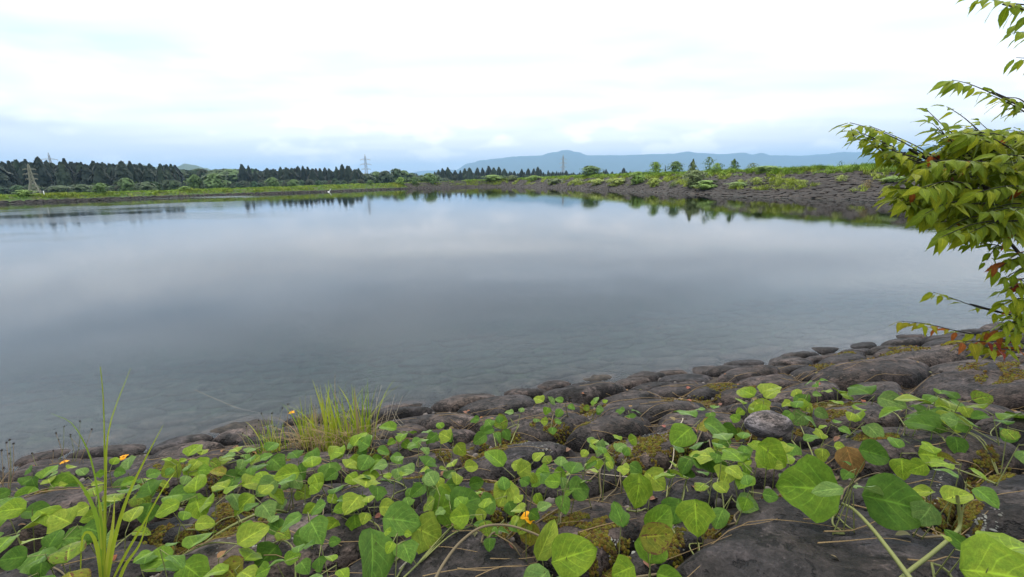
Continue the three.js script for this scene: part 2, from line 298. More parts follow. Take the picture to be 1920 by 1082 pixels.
// the near bank (a plane) raised by h, seen through a pixel
function onBank(px, py, h = 0) {
  const r = ray(px, py), o = camera.position.clone().sub(LINE0);
  const a = r.y - SLOPE * r.dot(LN), b = SLOPE * o.dot(LN) + h - camera.position.y;
  const t = b / a; return { p: r.multiplyScalar(t).add(camera.position), t };
}
const stones = [];
{
  const R = rngOf(4242);
  const put = (u, d, r) => stones.push({ u, d, r, ang: 0 });
  for (const [px, py, wpx] of [[1525, 1045, 600], [1125, 985, 270], [815, 1075, 370], [1730, 915, 210], [1895, 930, 250], [1070, 875, 150], [1290, 905, 150], [560, 1010, 300], [120, 960, 330], [330, 900, 220], [1240, 1005, 130], [1010, 800, 190], [1090, 735, 150], [1290, 790, 170], [1160, 800, 180], [1470, 800, 110], [1640, 700, 190], [1730, 665, 150], [1850, 720, 260], [1820, 640, 150], [960, 855, 180], [700, 940, 260], [860, 930, 170]]) {
    const { p, t } = onBank(px, py, 0.08), [u, d] = toBank(p); put(u, d, wpx * t / FOCAL / 2);
  }
  // fill by throwing darts; stones get larger up the slope
  for (let tries = 0; tries < 60000; tries++) {
    const d = -3.0 + R() * 8.0, u = -9 + R() * 33;
    if (u > 9 && R() < 0.55) continue;
    let r = (d > 2 ? 0.34 : d > 0.4 ? 0.27 : 0.23) * (0.7 + 0.75 * R() * R());
    let ok = true;
    for (const s of stones) { const du = (s.u - u) * 0.8, dd = (s.d - d) * 1.25; if (du * du + dd * dd < (s.r + r) ** 2 * 0.74) { ok = false; break; } }
    if (ok) put(u, d, r);
  }
  const AX = 0.8, AY = 1.25;                               // stones lie longer along the shore
  for (const s of stones) {
    s.near = [];
    for (const q of stones) { if (q === s) continue; const du = (q.u - s.u) * AX, dd = (q.d - s.d) * AY, l = Math.hypot(du, dd); if (l < s.r * 2.5 + q.r * 2 + 0.3) s.near.push([du / l, dd / l, l * s.r / (s.r + q.r)]); }
    s.id = R() * 1000; s.top = s.r * (0.22 + 0.2 * R()) + 0.035; s.tx = (R() - 0.5) * 0.26; s.ty = (R() - 0.5) * 0.2; s.sink = -0.015 + R() * 0.02; if (s.d < -0.3) { s.top *= 0.85; s.sink -= 0.004; } if (s.r > 0.5) { s.top = 0.24; s.tx = 0.02; s.ty = -0.06; }
    s.radius = (a) => {                                      // in squeezed coordinates
      const cx = Math.cos(a), cy = Math.sin(a); let acc = Math.pow(1 / (s.r * 1.5), 9);
      for (const [nx, ny, l] of s.near) { const k = cx * nx + cy * ny; if (k > 0.05) acc += Math.pow(k / l, 9); }
      return Math.pow(acc, -1 / 9) * (0.935 + 0.10 * N3(cx * 1.8 + s.id, cy * 1.8, 0.5) + 0.05 * N3(cx * 4.5 + s.id, cy * 4.5, 2.5));
    };
    s.height = (x, y, rho) => s.sink + s.top * (Math.pow(Math.max(0, 1 - Math.pow(rho, 4.6)), 0.55) - 0.12) + (s.tx * x + s.ty * y) * (1 - rho * rho * 0.6)
      + 0.13 * s.r * N3(x * 3 + s.id, y * 3.0, s.id * 0.37) * (1 - rho * 0.3) + 0.04 * s.r * Math.abs(N3(x * 6 + s.id, y * 6, s.id)) + 0.025 * s.r * N3(x * 13 + s.id, y * 13, s.id) + 0.012 * N3(x * 26, y * 30, s.id) * (1 - rho);
  }
}
function stoneTop(u, d) {                                    // height of the stones above the sloping soil
  let best = 0;
  for (const s of stones) {
    const x = (u - s.u) * 0.8, y = (d - s.d) * 1.25, l = Math.hypot(x, y);
    if (l > s.r * 2.2) continue;
    const rho = l / s.radius(Math.atan2(y, x)); if (rho < 1) best = Math.max(best, s.height(x, y, rho));
  }
  return best;
}
function stoneGeometry(s, seg, rings) {
  const pos = [], uv = [], idx = [];
  const ou = s.id * 0.37 % 5, ov = s.id * 0.73 % 5;
  const cs = Math.cos(s.id), sn = Math.sin(s.id), walked = new Float32Array(seg), last = [];
  const add = (x, y, h, i = -1) => {                         // texture runs along the surface, over the shoulder and down the side
    const u = x / 0.8, d = y / 1.25; pos.push(LU.x * u + LN.x * d, SLOPE * d + h, LU.z * u + LN.z * d);
    if (i < 0) { uv.push(ou, ov); for (let k = 0; k < seg; k++) last[k] = [0, 0, h]; return; }
    const q = last[i], l = Math.hypot(u, d) || 1; walked[i] += Math.hypot(u - q[0], d - q[1], h - q[2]); last[i] = [u, d, h];
    const a = u / l * walked[i], b = d / l * walked[i]; uv.push(ou + a * cs - b * sn, ov + a * sn + b * cs);
  };
  add(0, 0, s.height(0, 0, 0));
  for (let j = 1; j <= rings; j++) for (let i = 0; i < seg; i++) {
    const a = i / seg * Math.PI * 2, rho = Math.sin(Math.min(1, j / (rings - 1)) * Math.PI / 2), r = s.radius(a);
    const x = Math.cos(a) * r * rho, y = Math.sin(a) * r * rho;
    if (j === rings) add(x * 0.96, y * 0.96, -0.14, i); else add(x, y, s.height(x, y, rho), i);
  }
  for (let i = 0; i < seg; i++) idx.push(0, 1 + (i + 1) % seg, 1 + i);
  for (let j = 0; j < rings - 1; j++) for (let i = 0; i < seg; i++) { const a = 1 + j * seg + i, b = 1 + j * seg + (i + 1) % seg, c = a + seg, e = b + seg; idx.push(a, b, c, b, e, c); }
  return geoFrom(pos, idx, uv);
}
{
  const project = (p) => { const q = p.clone().sub(camera.position), z = q.dot(camF); return [960 + FOCAL * q.dot(camR) / z, 541 - FOCAL * q.dot(camU) / z, z]; };
  let dry = 0, wet = 0; const restDry = [], restWet = [];
  const sorted = stones.map((s) => { const p = toWorld(s.u, s.d), [x, y, z] = project(p); return { s, p, x, y, z, size: z > 0.2 ? s.r / z : 0 }; }).sort((a, b) => b.size - a.size);
  for (const { s, p, x, y, z } of sorted) {
    const seen = z > 0.3 && x > -250 && x < 2170 && y < 1400 && y > 300, under = s.d < -0.28;
    if (!seen && (z < -2 || s.u < -7)) continue;
    const fine = seen && z < 3.2 ? [56, 18] : z < 6.5 ? [34, 11] : [20, 6];
    const g = stoneGeometry(s, ...fine), mats = under ? M.bedStone : M.stone;
    if (seen && (under ? wet < 280 : dry < 290)) {
      const o = part(under ? 'submerged_stone' : 'stone', g, mats[Math.floor(s.id) % mats.length], nearBank); o.position.copy(p); under ? wet++ : dry++;
    } else { g.translate(p.x, p.y, p.z); (under ? restWet : restDry).push(g); }
  }
  if (restDry.length) part('distant_stones', mergeGeometries(restDry), M.stone[0], nearBank).userData.kind = 'stuff';
  if (restWet.length) part('deep_stones', mergeGeometries(restWet), M.bedStone[1], nearBank).userData.kind = 'stuff';
  { // one small pale cobble lying on the others
    const { p } = onBank(1440, 792, 0.2), g = new THREE.SphereGeometry(1, 24, 14), q = g.attributes.position;
    for (let i = 0; i < q.count; i++) { const n = 1 + 0.14 * N3(q.getX(i) * 1.3, q.getY(i) * 1.3, q.getZ(i) * 1.3 + 5); q.setXYZ(i, q.getX(i) * 0.115 * n, q.getY(i) * 0.062 * n, q.getZ(i) * 0.085 * n); }
    g.computeVertexNormals(); const o = part('cobble', g, M.paleStone, scene); o.position.copy(p).add(V(0, -0.01, 0)); tag(o, 'small pale grey cobble lying loose among the vines on the dark stones', 'stone');
  }
  console.log('stones', stones.length, 'dry', dry, 'wet', wet, 'rest', restDry.length, restWet.length);
}

// ---------------------------------------------------------------- moss, lichen and gravel in the joints
function blobGeometry(seed, seg = 7, rows = 4) {
  const g = new THREE.SphereGeometry(1, seg, rows, 0, Math.PI * 2, 0, Math.PI * 0.62), q = g.attributes.position;
  for (let i = 0; i < q.count; i++) { const n = 1 + 0.45 * N3(q.getX(i) * 1.7 + seed, q.getY(i) * 1.7, q.getZ(i) * 1.7); q.setXYZ(i, q.getX(i) * n, q.getY(i) * n, q.getZ(i) * n); }
  g.computeVertexNormals(); return g;
}
function scatter(name, geo, mat, list, label, category) {
  const o = new THREE.InstancedMesh(geo, mat, list.length); o.name = name;
  list.forEach(([m, c], i) => { o.setMatrixAt(i, m); if (c) o.setColorAt(i, c); });
  scene.add(tag(o, label, category, null, 'stuff')); return o;
}
const mossSpots = [[930, 838, 90, 22], [880, 858, 100, 16], [690, 852, 60, 14], [360, 905, 90, 18], [430, 1000, 130, 40], [470, 960, 90, 30], [330, 1010, 90, 30], [935, 955, 60, 45], [925, 930, 50, 30], [1060, 985, 60, 22], [1130, 1010, 70, 26], [1140, 1045, 60, 24], [1265, 1020, 25, 60], [1290, 975, 90, 12], [1250, 845, 90, 14], [1190, 850, 70, 20], [1215, 880, 60, 20], [1300, 745, 90, 9], [1240, 755, 50, 9], [1360, 728, 80, 7], [1440, 815, 90, 12], [1530, 790, 90, 8], [1580, 695, 90, 8], [1730, 663, 110, 7], [1850, 690, 80, 9], [1840, 715, 110, 9], [1880, 730, 80, 9], [1560, 760, 80, 8], [1640, 840, 60, 14], [1700, 955, 120, 16], [1860, 890, 60, 40], [1800, 975, 60, 40], [1115, 762, 40, 9], [1600, 665, 60, 6], [1700, 668, 70, 5], [60, 960, 80, 20], [270, 935, 90, 14], [1500, 940, 120, 14], [560, 870, 60, 10], [1050, 815, 80, 8], [760, 905, 80, 12], [1400, 950, 120, 10]];
{
  const R = rngOf(99), moss = [], lich = [], grit = [];
  for (const [px, py, wx, wy] of mossSpots) {
    const n = Math.round(wx * wy / 1.5) + 320;
    for (let i = 0; i < n; i++) {
      const a = R() * 6.283, q = Math.sqrt(R()), x = px + Math.cos(a) * q * wx * 0.72, y = py + Math.sin(a) * q * wy * 0.85;
      if (N3(x * 0.03, y * 0.06, 3) < -0.12) continue;
      const { p, t } = onBank(x, y, 0.06), [u, d] = toBank(p), h = stoneTop(u, d), w = toWorld(u, d, h - 0.003), s = (0.004 + 0.008 * R() * R()) * (0.7 + 0.12 * t);
      const c = rgb(0.75 + 0.5 * R(), 0.8 + 0.5 * R(), 0.5 + 0.7 * R()); if (R() < 0.2) c.setRGB(0.5, 0.32, 0.25); if (R() < 0.12) c.setRGB(1.4, 1.7, 0.9);
      moss.push([frameMatrix(w, V(R() - 0.5, 0, R() - 0.5), V(0, 1, 0), V(s, s * (0.5 + 0.9 * R()), s)), c]);
    }
  }
  for (const [px, py, wx, wy, n] of [[1010, 858, 70, 12, 90], [1150, 1030, 40, 18, 90], [600, 975, 60, 20, 80], [480, 1050, 90, 30, 110], [1240, 835, 50, 10, 60], [1845, 985, 40, 16, 90], [1270, 985, 30, 40, 60], [1760, 930, 30, 40, 50]]) {
    for (let i = 0; i < n; i++) {
      const x = px + (R() + R() - 1) * wx, y = py + (R() + R() - 1) * wy, { p } = onBank(x, y, 0.05), [u, d] = toBank(p), h = stoneTop(u, d), s = 0.002 + 0.005 * R() * R();
      if (N3(x * 0.05, y * 0.09, 8) < -0.05) continue;
      lich.push([frameMatrix(toWorld(u, d, h - 0.001), V(R() - 0.5, 0, R() - 0.5), V(R() - 0.5, 1.5, R() - 0.5), V(s * (1 + R()), s * 0.6, s), ), rgb(1, 1, 1).multiplyScalar(0.6 + 0.7 * R())]);
    }
  }
  for (let i = 0; i < 6500; i++) {
    const d = 0.1 + R() * 4, u = -4.5 + R() * 13, h = stoneTop(u, d);
    if (h > 0.035) continue;
    const s = 0.006 + 0.022 * R() * R();
    grit.push([frameMatrix(toWorld(u, d, h), V(R() - 0.5, 0, R() - 0.5), V(R() - 0.5, 1.5, R() - 0.5), V(s * 1.3, s * 0.8, s)), (() => { const v = 0.5 + 0.7 * R(); return rgb(v, v * 0.94, v * 0.9); })()]);
  }
  scatter('moss', blobGeometry(1), M.moss, moss, 'olive and rust coloured moss cushions along the joints of the near stones', 'moss');
  scatter('lichen', blobGeometry(2), M.lichen, lich, 'pale grey crusty lichen in the joints between the near stones', 'lichen');
  scatter('gravel', blobGeometry(3, 6, 3), std(0.12, 0.11, 0.105), grit, 'loose dark gravel in the gaps between the near stones', 'gravel');
}

// ---------------------------------------------------------------- leaf and blade shapes
function leafShape({ w, tip = 0.62, lobe = 0, fold = 0.2, droop = 0.15, wave = 0.03, seed = 0, nv = 9, nu = 4, widest = 0.75, serr = 0 }) {
  const pos = [], uv = [], idx = [];
  for (let j = 0; j <= nv; j++) {
    const v = j / nv, lobes = 1 + lobe * (Math.exp(-Math.pow((v - 0.42) / 0.12, 2)) - 0.55 * Math.exp(-Math.pow((v - 0.66) / 0.09, 2)));
    let hw = w * Math.pow(Math.max(0, Math.sin(Math.PI * Math.pow(v, widest))), tip) * lobes;
    if (v > 0.999) hw = 0.002;
    for (let i = -nu; i <= nu; i++) {
      const s = i / nu, x = s * hw * (1 + 0.05 * N3(seed + v * 3, s * 2, 1)) * (Math.abs(i) === nu && j % 2 ? 1 - serr : 1);
      const y = fold * Math.abs(x) - droop * v * v + wave * Math.sin(v * 9 + seed * 3 + (s > 0 ? 1.3 : 0)) * s * s + 0.02 * N3(v * 4 + seed, s * 3, 2) - 0.12 * s * s * hw;
      pos.push(x, y, v); uv.push(0.5 + s * 0.48, v);
    }
  }
  const m = nu * 2 + 1;
  for (let j = 0; j < nv; j++) for (let i = 0; i < m - 1; i++) { const a = j * m + i; idx.push(a, a + m, a + 1, a + 1, a + m, a + m + 1); }
  return geoFrom(pos, idx, uv);
}
const vineLeaves = [
  leafShape({ w: 0.47, seed: 1, fold: 0.2, droop: 0.2, wave: 0.05 }), leafShape({ w: 0.50, lobe: 0.16, seed: 2, fold: 0.32, droop: 0.28, wave: 0.05 }), leafShape({ w: 0.45, seed: 3, fold: 0.30, droop: 0.3, wave: 0.05 }),
  leafShape({ w: 0.52, lobe: 0.22, seed: 4, fold: 0.14, droop: 0.3, wave: 0.07 }), leafShape({ w: 0.42, seed: 5, fold: 0.45, droop: 0.22 }), leafShape({ w: 0.49, lobe: 0.08, seed: 6, fold: 0.26, droop: 0.45, wave: 0.06 }),
];
const treeLeaves = [
  leafShape({ w: 0.20, tip: 1.15, seed: 11, fold: 0.35, droop: 0.25, widest: 0.72, nv: 10, nu: 2, serr: 0.08 }), leafShape({ w: 0.225, tip: 1.2, seed: 12, fold: 0.2, droop: 0.4, widest: 0.7, nv: 10, nu: 2, serr: 0.08 }),
  leafShape({ w: 0.185, tip: 1.15, seed: 13, fold: 0.5, droop: 0.15, widest: 0.75, nv: 10, nu: 2, serr: 0.08 }), leafShape({ w: 0.24, tip: 1.25, seed: 14, fold: 0.12, droop: 0.55, widest: 0.68, nv: 10, nu: 2, serr: 0.08 }),
];
function bladeShape(w, bend, n = 7, twist = 0.6) {           // unit-high grass blade that leans towards +z
  const pos = [], uv = [], idx = [];
  for (let j = 0; j <= n; j++) {
    const v = j / n, hw = w * (1 - Math.pow(v, 1.8)) + 0.0006, a = twist * v, y = v - bend * 0.42 * v * v * v, z = bend * v * v;
    pos.push(-hw * Math.cos(a), y, z - hw * Math.sin(a), 0, y - hw * 0.25, z + hw * 0.3, hw * Math.cos(a), y, z + hw * Math.sin(a)); uv.push(0, v, 0.5, v, 1, v);
  }
  for (let j = 0; j < n; j++) for (let i = 0; i < 2; i++) { const a = j * 3 + i; idx.push(a, a + 1, a + 3, a + 1, a + 4, a + 3); }
  return geoFrom(pos, idx, uv);
}
const blades = [bladeShape(0.011, 0.25), bladeShape(0.009, 0.6), bladeShape(0.013, 0.1), bladeShape(0.010, 0.95), bladeShape(0.008, 0.4)];

// ---------------------------------------------------------------- vines creeping over the near stones
const petioleGeo = tube([V(0, 0, 0), V(0.03, 0.35, 0.02), V(0.02, 0.7, -0.03), V(0, 1, 0)], 0.5, 0.35, 5, 5);
function vineLeaf(vine, R, px, py, wpx, o = {}) {
  const h = o.h ?? (0.07 + 0.12 * R()), { p, t } = onBank(px, py, h + 0.08), size = wpx * t / FOCAL * (o.k ?? (0.66 + 0.58 * R() * R()));
  const [u, d] = toBank(p), ground = toWorld(u + (R() - 0.5) * 0.1, d + (R() - 0.5) * 0.1, 0); { const [a, b] = toBank(ground); ground.y = SLOPE * b + Math.max(0, stoneTop(a, b) - 0.005); }
  const leaf = new THREE.Group(); leaf.name = 'leaf'; vine.add(leaf);
  const pet = part('petiole', petioleGeo, M.vineStem, leaf), dir = p.clone().sub(ground), len = dir.length();
  pet.position.copy(ground); pet.quaternion.setFromUnitVectors(V(0, 1, 0), dir.clone().normalize()); const pr = 0.0042 * Math.sqrt(t / 1.6); pet.scale.set(pr, len, pr);
  const toCam = camera.position.clone().sub(p).setY(0).normalize();
  const n = V(0, 1, 0).addScaledVector(toCam, (o.face ?? 0.08 + 0.5 * R())).add(V(R() - 0.5, 0, R() - 0.5).multiplyScalar(0.8)).normalize();
  const az = o.az ?? R() * Math.PI * 2, fwd = V(Math.cos(az), 0, Math.sin(az)); fwd.addScaledVector(n, -fwd.dot(n)).normalize();
  const side = new THREE.Vector3().crossVectors(n, fwd);
  if (o.single && !o.base) p.addScaledVector(fwd, -0.45 * size);
  const tone = o.mat ?? M.vine[Math.floor(R() * M.vine.length)];
  const spread = o.single ? [[0, 0.0, 1]] : [[0, 0.36, 1], [1.75, 0.04, 0.86], [-1.75, 0.04, 0.86]];
  for (const [a, off, k] of spread) {
    if (!o.single && R() < 0.12) continue;
    const dd = fwd.clone().multiplyScalar(Math.cos(a + (R() - 0.5) * 0.3)).addScaledVector(side, Math.sin(a + (R() - 0.5) * 0.3));
    const nn = n.clone().add(V(R() - 0.5, R() - 0.5, R() - 0.5).multiplyScalar(0.95)).addScaledVector(dd, 0.12).normalize();
    const ll = size * k * (0.85 + 0.3 * R());
    const m = frameMatrix(p.clone().addScaledVector(fwd, off * size * (a ? 1 : 1)).addScaledVector(dd, 0.02), dd, nn, V(ll * (o.thin ?? 1), ll, ll));
    const odd = R();
    setMatrix(part('leaflet', vineLeaves[Math.floor(R() * vineLeaves.length)], o.mat ? tone : odd < 0.012 ? M.vineYellow : odd < 0.07 ? M.vineSpot : odd < 0.3 ? M.vine[Math.floor(R() * M.vine.length)] : tone, leaf), m);
    if (off > 0.2) { const st = part('petiolule', petioleGeo, M.vineStem, leaf), e = fwd.clone().multiplyScalar(off * size + 0.02); st.position.copy(p); st.quaternion.setFromUnitVectors(V(0, 1, 0), e.clone().normalize()); st.scale.set(0.0028, e.length(), 0.0028); }
  }
  return ground;
}
let vineSeed = 500;
function vine(label, list, extra = {}) {
  const R = rngOf(vineSeed++), c = onBank(list[0][0], list[0][1], 0).p;
  const v = base('creeping_vine', null, label, 'vine', 'green vines creeping over the near stones');
  if (list.length > 4) list = list.filter(([, , , o], i) => o || i % 4 !== 3);
  const feet = list.map(([x, y, w, o]) => vineLeaf(v, R, x, y, w, o));
  feet.sort((a, b) => a.dot(LU) * 1 + a.dot(LN) * 0.7 - (b.dot(LU) + b.dot(LN) * 0.7));
  if (feet.length > 1) {
    const pts = []; for (let i = 0; i < feet.length; i++) { const f = feet[i].clone(); f.y += 0.012; pts.push(f); if (i < feet.length - 1) { const q = f.clone().lerp(feet[i + 1], 0.5).add(V((R() - 0.5) * 0.06, 0, (R() - 0.5) * 0.06)); const [a, b] = toBank(q); q.y = SLOPE * b + stoneTop(a, b) + 0.012; pts.push(q); } }
    part('stem', tube(pts, 0.0036, 0.0022, pts.length * 5, 6), R() < 0.5 ? M.vineStem : M.vineWood, v);
  }
  return v;
}
const D = (deg) => deg * Math.PI / 180;
vine('dense vine with broad leaves filling the bottom left corner of the bank', [[30, 1000, 72], [60, 955, 55], [105, 1010, 64], [35, 1055, 66], [130, 1062, 62], [85, 1040, 55], [12, 960, 50], [160, 1030, 55], [70, 1075, 60]]);
vine('broad-leaved vine right behind the single tall grass stalk', [[145, 985, 62], [205, 960, 58], [250, 925, 58], [215, 990, 50], [285, 935, 52], [180, 945, 48], [235, 1000, 45], [300, 915, 40]]);
vine('band of small vine leaves at the far left water edge behind the long flat stone', [[30, 915, 36], [70, 905, 36], [100, 915, 32], [130, 900, 32], [165, 895, 32], [60, 890, 30], [150, 917, 30], [190, 905, 34], [115, 885, 28], [205, 885, 28], [15, 930, 32], [180, 920, 26]]);
vine('small vine below the yellow flower beside the dark pointed stone', [[240, 887, 42], [265, 897, 38], [250, 912, 34], [225, 905, 30], [290, 905, 26]]);
vine('vine cluster at the water edge left of the grass tufts, above a mossy stone', [[345, 862, 36], [375, 858, 38], [395, 872, 30], [422, 860, 30], [352, 886, 30], [330, 872, 26], [450, 850, 34], [425, 878, 26]]);
vine('vine with an upright heart-shaped leaf in front of the moss, left of centre', [[368, 930, 66, { h: 0.16 }], [405, 945, 48], [338, 985, 52], [395, 905, 38], [430, 920, 42], [320, 955, 40], [445, 965, 42]]);
vine('vine with long leaves at the bottom edge right of the tall grass stalk', [[330, 1055, 58], [410, 1048, 62], [300, 1030, 45], [370, 1075, 55], [265, 1070, 50], [440, 1070, 50]]);
vine('crowded vine directly below the low green grass tuft', [[458, 855, 34], [480, 888, 46], [500, 915, 56], [525, 905, 56], [540, 885, 48], [478, 932, 42], [470, 872, 34], [515, 868, 38], [495, 850, 34], [550, 915, 44], [440, 895, 36]]);
vine('vine with spreading leaves in front of the dry base of the tall grass', [[588, 882, 54, { h: 0.17 }], [572, 905, 44], [605, 928, 42], [545, 938, 44], [577, 960, 48], [620, 862, 42], [640, 880, 40], [600, 850, 34], [560, 865, 34]]);
vine('sparse vine with small pale leaves on runners at the bottom edge', [[540, 1000, 52], [560, 1045, 42], [602, 1022, 36], [590, 1068, 42], [520, 1060, 48], [500, 990, 36], [630, 1060, 36]]);
vine('vine with rounded leaves on the dark stones left of the two big leaves', [[640, 968, 50], [680, 922, 56], [705, 900, 42], [722, 930, 42], [622, 940, 46], [660, 945, 42], [690, 952, 42], [655, 905, 40]]);
vine('vine with two big round leaves above the flat dark stone', [[705, 1018, 66, { single: 1, az: D(60), face: 0.6, h: 0.14, k: 1.45 }], [737, 972, 50, { single: 1, az: D(0), face: 0.35, k: 1.4 }], [790, 995, 46, { single: 1, az: D(20), face: 0.9, k: 1.5 }], [758, 1025, 36, { single: 1, az: D(60), k: 1.4 }], [828, 955, 46, { single: 1, az: D(-20), face: 0.7, k: 1.4 }], [862, 948, 44, { single: 1, az: D(-30), face: 0.8, k: 1.4 }], [770, 960, 36], [815, 985, 36], [745, 1000, 30], [880, 970, 36]]);
vine('vine with many light leaves right of the tall grass tuft', [[700, 840, 42], [730, 850, 40], [745, 872, 38], [762, 880, 42], [785, 888, 42], [668, 838, 38], [690, 865, 36], [715, 880, 38], [740, 900, 36], [775, 905, 38], [650, 855, 34]]);
vine('row of vine leaves at the water edge just right of the dry stalks', [[805, 815, 40], [832, 808, 34], [760, 812, 34], [865, 808, 30], [785, 830, 32], [745, 822, 28], [850, 828, 28]]);
vine('vine with overlapping leaves left of the mossy stone in the middle', [[800, 905, 42], [832, 905, 42], [852, 880, 38], [882, 880, 38], [825, 930, 46], [892, 935, 42], [870, 910, 38], [905, 905, 34], [815, 880, 32], [845, 955, 34]]);
vine('small vine on the stones just above the thick moss in the middle', [[905, 785, 28], [925, 805, 32], [957, 785, 36], [985, 792, 24], [1003, 780, 28], [940, 800, 26], [975, 778, 24]]);
vine('sparse little vine climbing the stones by the water in the middle', [[1030, 760, 27], [1060, 757, 30], [1034, 792, 24], [1070, 780, 24], [1112, 764, 24], [1128, 760, 20]]);
vine('dense vine with pointed upright leaves behind the yellow flower', [[965, 895, 50, { h: 0.17 }], [988, 880, 40], [950, 930, 42], [1030, 945, 46], [1052, 885, 44, { h: 0.18 }], [1090, 882, 44, { h: 0.17 }], [1062, 908, 42], [1010, 892, 36], [1082, 912, 42], [1000, 915, 40], [1035, 875, 36], [975, 945, 34], [1045, 920, 40]]);
vine('vine with a dark shaded leaf left of the yellow flower', [[945, 975, 44], [922, 992, 40, { mat: M.vine[3] }], [1000, 965, 36], [970, 990, 32], [985, 950, 36], [905, 965, 34]]);
vine('vine at the bottom edge with one large upright leaf facing the viewer', [[1062, 1048, 82, { single: 1, az: D(-15), face: 1.2, k: 1.2, h: 0.12, mat: M.vine[2] }], [1014, 1032, 55, { single: 1, az: D(-80), face: 1.3, thin: 0.62, k: 1.25, mat: M.vine[4] }], [1020, 1075, 46, { single: 1, az: D(140), face: 0.6, k: 1.2 }], [1035, 1080, 30, { single: 1, az: D(60) }]]);
vine('compact bright vine tuft on the stones above the purple slab', [[1105, 838, 24, { mat: M.vine[4] }], [1117, 852, 28, { mat: M.vine[2] }], [1150, 852, 32], [1168, 832, 32, { mat: M.vine[2] }], [1165, 860, 34], [1135, 858, 26], [1128, 838, 22]]);
vine('single three-part leaf alone on a bare stone near the water', [[1178, 770, 25, { h: 0.08 }]]);
vine('vine with a pair of cupped yellow-green leaves facing the viewer', [[1198, 908, 60, { single: 1, az: D(100), face: 1.1, k: 1.15, mat: M.vine[2] }], [1222, 892, 42, { single: 1, az: D(60), face: 0.9, k: 1.2, mat: M.vine[4] }], [1180, 880, 26, { single: 1, az: D(200) }]]);
vine('vine with a spotted leaf on an upright stalk at the bottom edge', [[1165, 978, 46, { single: 1, az: D(-80), face: 1.1, thin: 0.6, k: 1.2, mat: M.vine[3], h: 0.2 }], [1225, 985, 56, { single: 1, az: D(-20), face: 0.8, k: 1.2, h: 0.17, mat: M.vine[0] }], [1212, 1010, 52, { single: 1, az: D(10), face: 0.7, k: 1.2, mat: M.vineYellow }], [1222, 1042, 56, { single: 1, az: D(-60), face: 1.0, k: 1.15, mat: M.vine[0] }], [1182, 1065, 46, { single: 1, az: D(160), face: 0.9, k: 1.1, mat: M.vine[2] }], [1240, 1075, 46, { single: 1, az: D(20), k: 1.1 }]]);
vine('thin vine with separate leaves on long stalks above the big rounded stone', [[1275, 855, 36, { mat: M.vine[3] }], [1300, 850, 40], [1287, 897, 46], [1270, 945, 42, { single: 1, az: D(120), face: 0.9, mat: M.vine[3], k: 1.2 }], [1306, 950, 48, { single: 1, az: D(100), face: 1.1, k: 1.2, mat: M.vine[2] }], [1335, 900, 40], [1262, 880, 28]]);
vine('leafy vine around the small pale cobble', [[1313, 787, 48, { h: 0.18 }], [1345, 797, 38], [1357, 812, 36], [1377, 757, 34], [1410, 748, 36], [1400, 768, 32], [1395, 792, 34], [1372, 780, 32], [1432, 752, 30], [1335, 770, 26]]);
vine('vine with rounded overlapping leaves in the middle of the right-hand stones', [[1372, 842, 48, { h: 0.16 }], [1392, 830, 40, { h: 0.16 }], [1370, 870, 48, { h: 0.14 }], [1340, 908, 42], [1345, 845, 38], [1352, 870, 34, { mat: M.vine[4] }], [1395, 860, 36], [1325, 880, 34]]);
vine('large vine spilling onto the top edge of the big rounded stone', [[1440, 845, 58, { single: 1, az: D(60), face: 0.75, k: 1.15, h: 0.22 }], [1412, 888, 46], [1452, 880, 46], [1522, 852, 46], [1542, 832, 42], [1372, 930, 44], [1405, 922, 38], [1440, 815, 46], [1480, 870, 42], [1500, 830, 38], [1420, 865, 36], [1485, 905, 42]]);
vine('low vine with several small leaves on the bare stones toward the right', [[1530, 715, 26], [1500, 750, 28], [1520, 765, 36], [1540, 752, 28], [1570, 736, 30], [1558, 796, 22], [1490, 770, 26], [1550, 768, 28], [1515, 738, 22]]);
vine('vine with one huge dark three-part leaf lying over the big rounded stone', [[1592, 922, 92, { single: 1, base: 1, az: D(197), face: 0.95, k: 1.1, mat: M.vine[0], h: 0.16 }], [1600, 925, 100, { single: 1, base: 1, az: D(38), face: 0.85, k: 1.15, mat: M.vine[3], h: 0.16 }], [1597, 916, 70, { single: 1, base: 1, az: D(-12), face: 0.35, k: 0.9, thin: 0.7, mat: M.vine[5], h: 0.2 }], [1597, 916, 62, { single: 1, base: 1, az: D(192), face: 0.35, k: 0.9, thin: 0.6, mat: M.vine[5], h: 0.2 }]]);
vine('vine with one withered orange leaf beside a dark green one', [[1590, 850, 44, { single: 1, az: D(110), face: 0.9, k: 1.1, mat: M.vineBrown }], [1630, 850, 56, { single: 1, az: D(30), face: 0.6, k: 1.1, mat: M.vine[3] }], [1690, 850, 52, { h: 0.14 }], [1655, 870, 34], [1605, 880, 30]]);
vine('thick mass of vine leaves round the green grass at the right edge', [[1640, 742, 48], [1620, 792, 50], [1700, 765, 48], [1680, 748, 44], [1742, 760, 52], [1785, 770, 56], [1800, 755, 44], [1832, 772, 50], [1862, 778, 44], [1905, 778, 50], [1790, 812, 52], [1850, 828, 48], [1762, 862, 56], [1802, 872, 52], [1890, 802, 48], [1665, 775, 44], [1720, 780, 44], [1760, 790, 44], [1820, 800, 46], [1875, 830, 40], [1600, 770, 36], [1910, 835, 44], [1755, 740, 40], [1845, 800, 40]]);
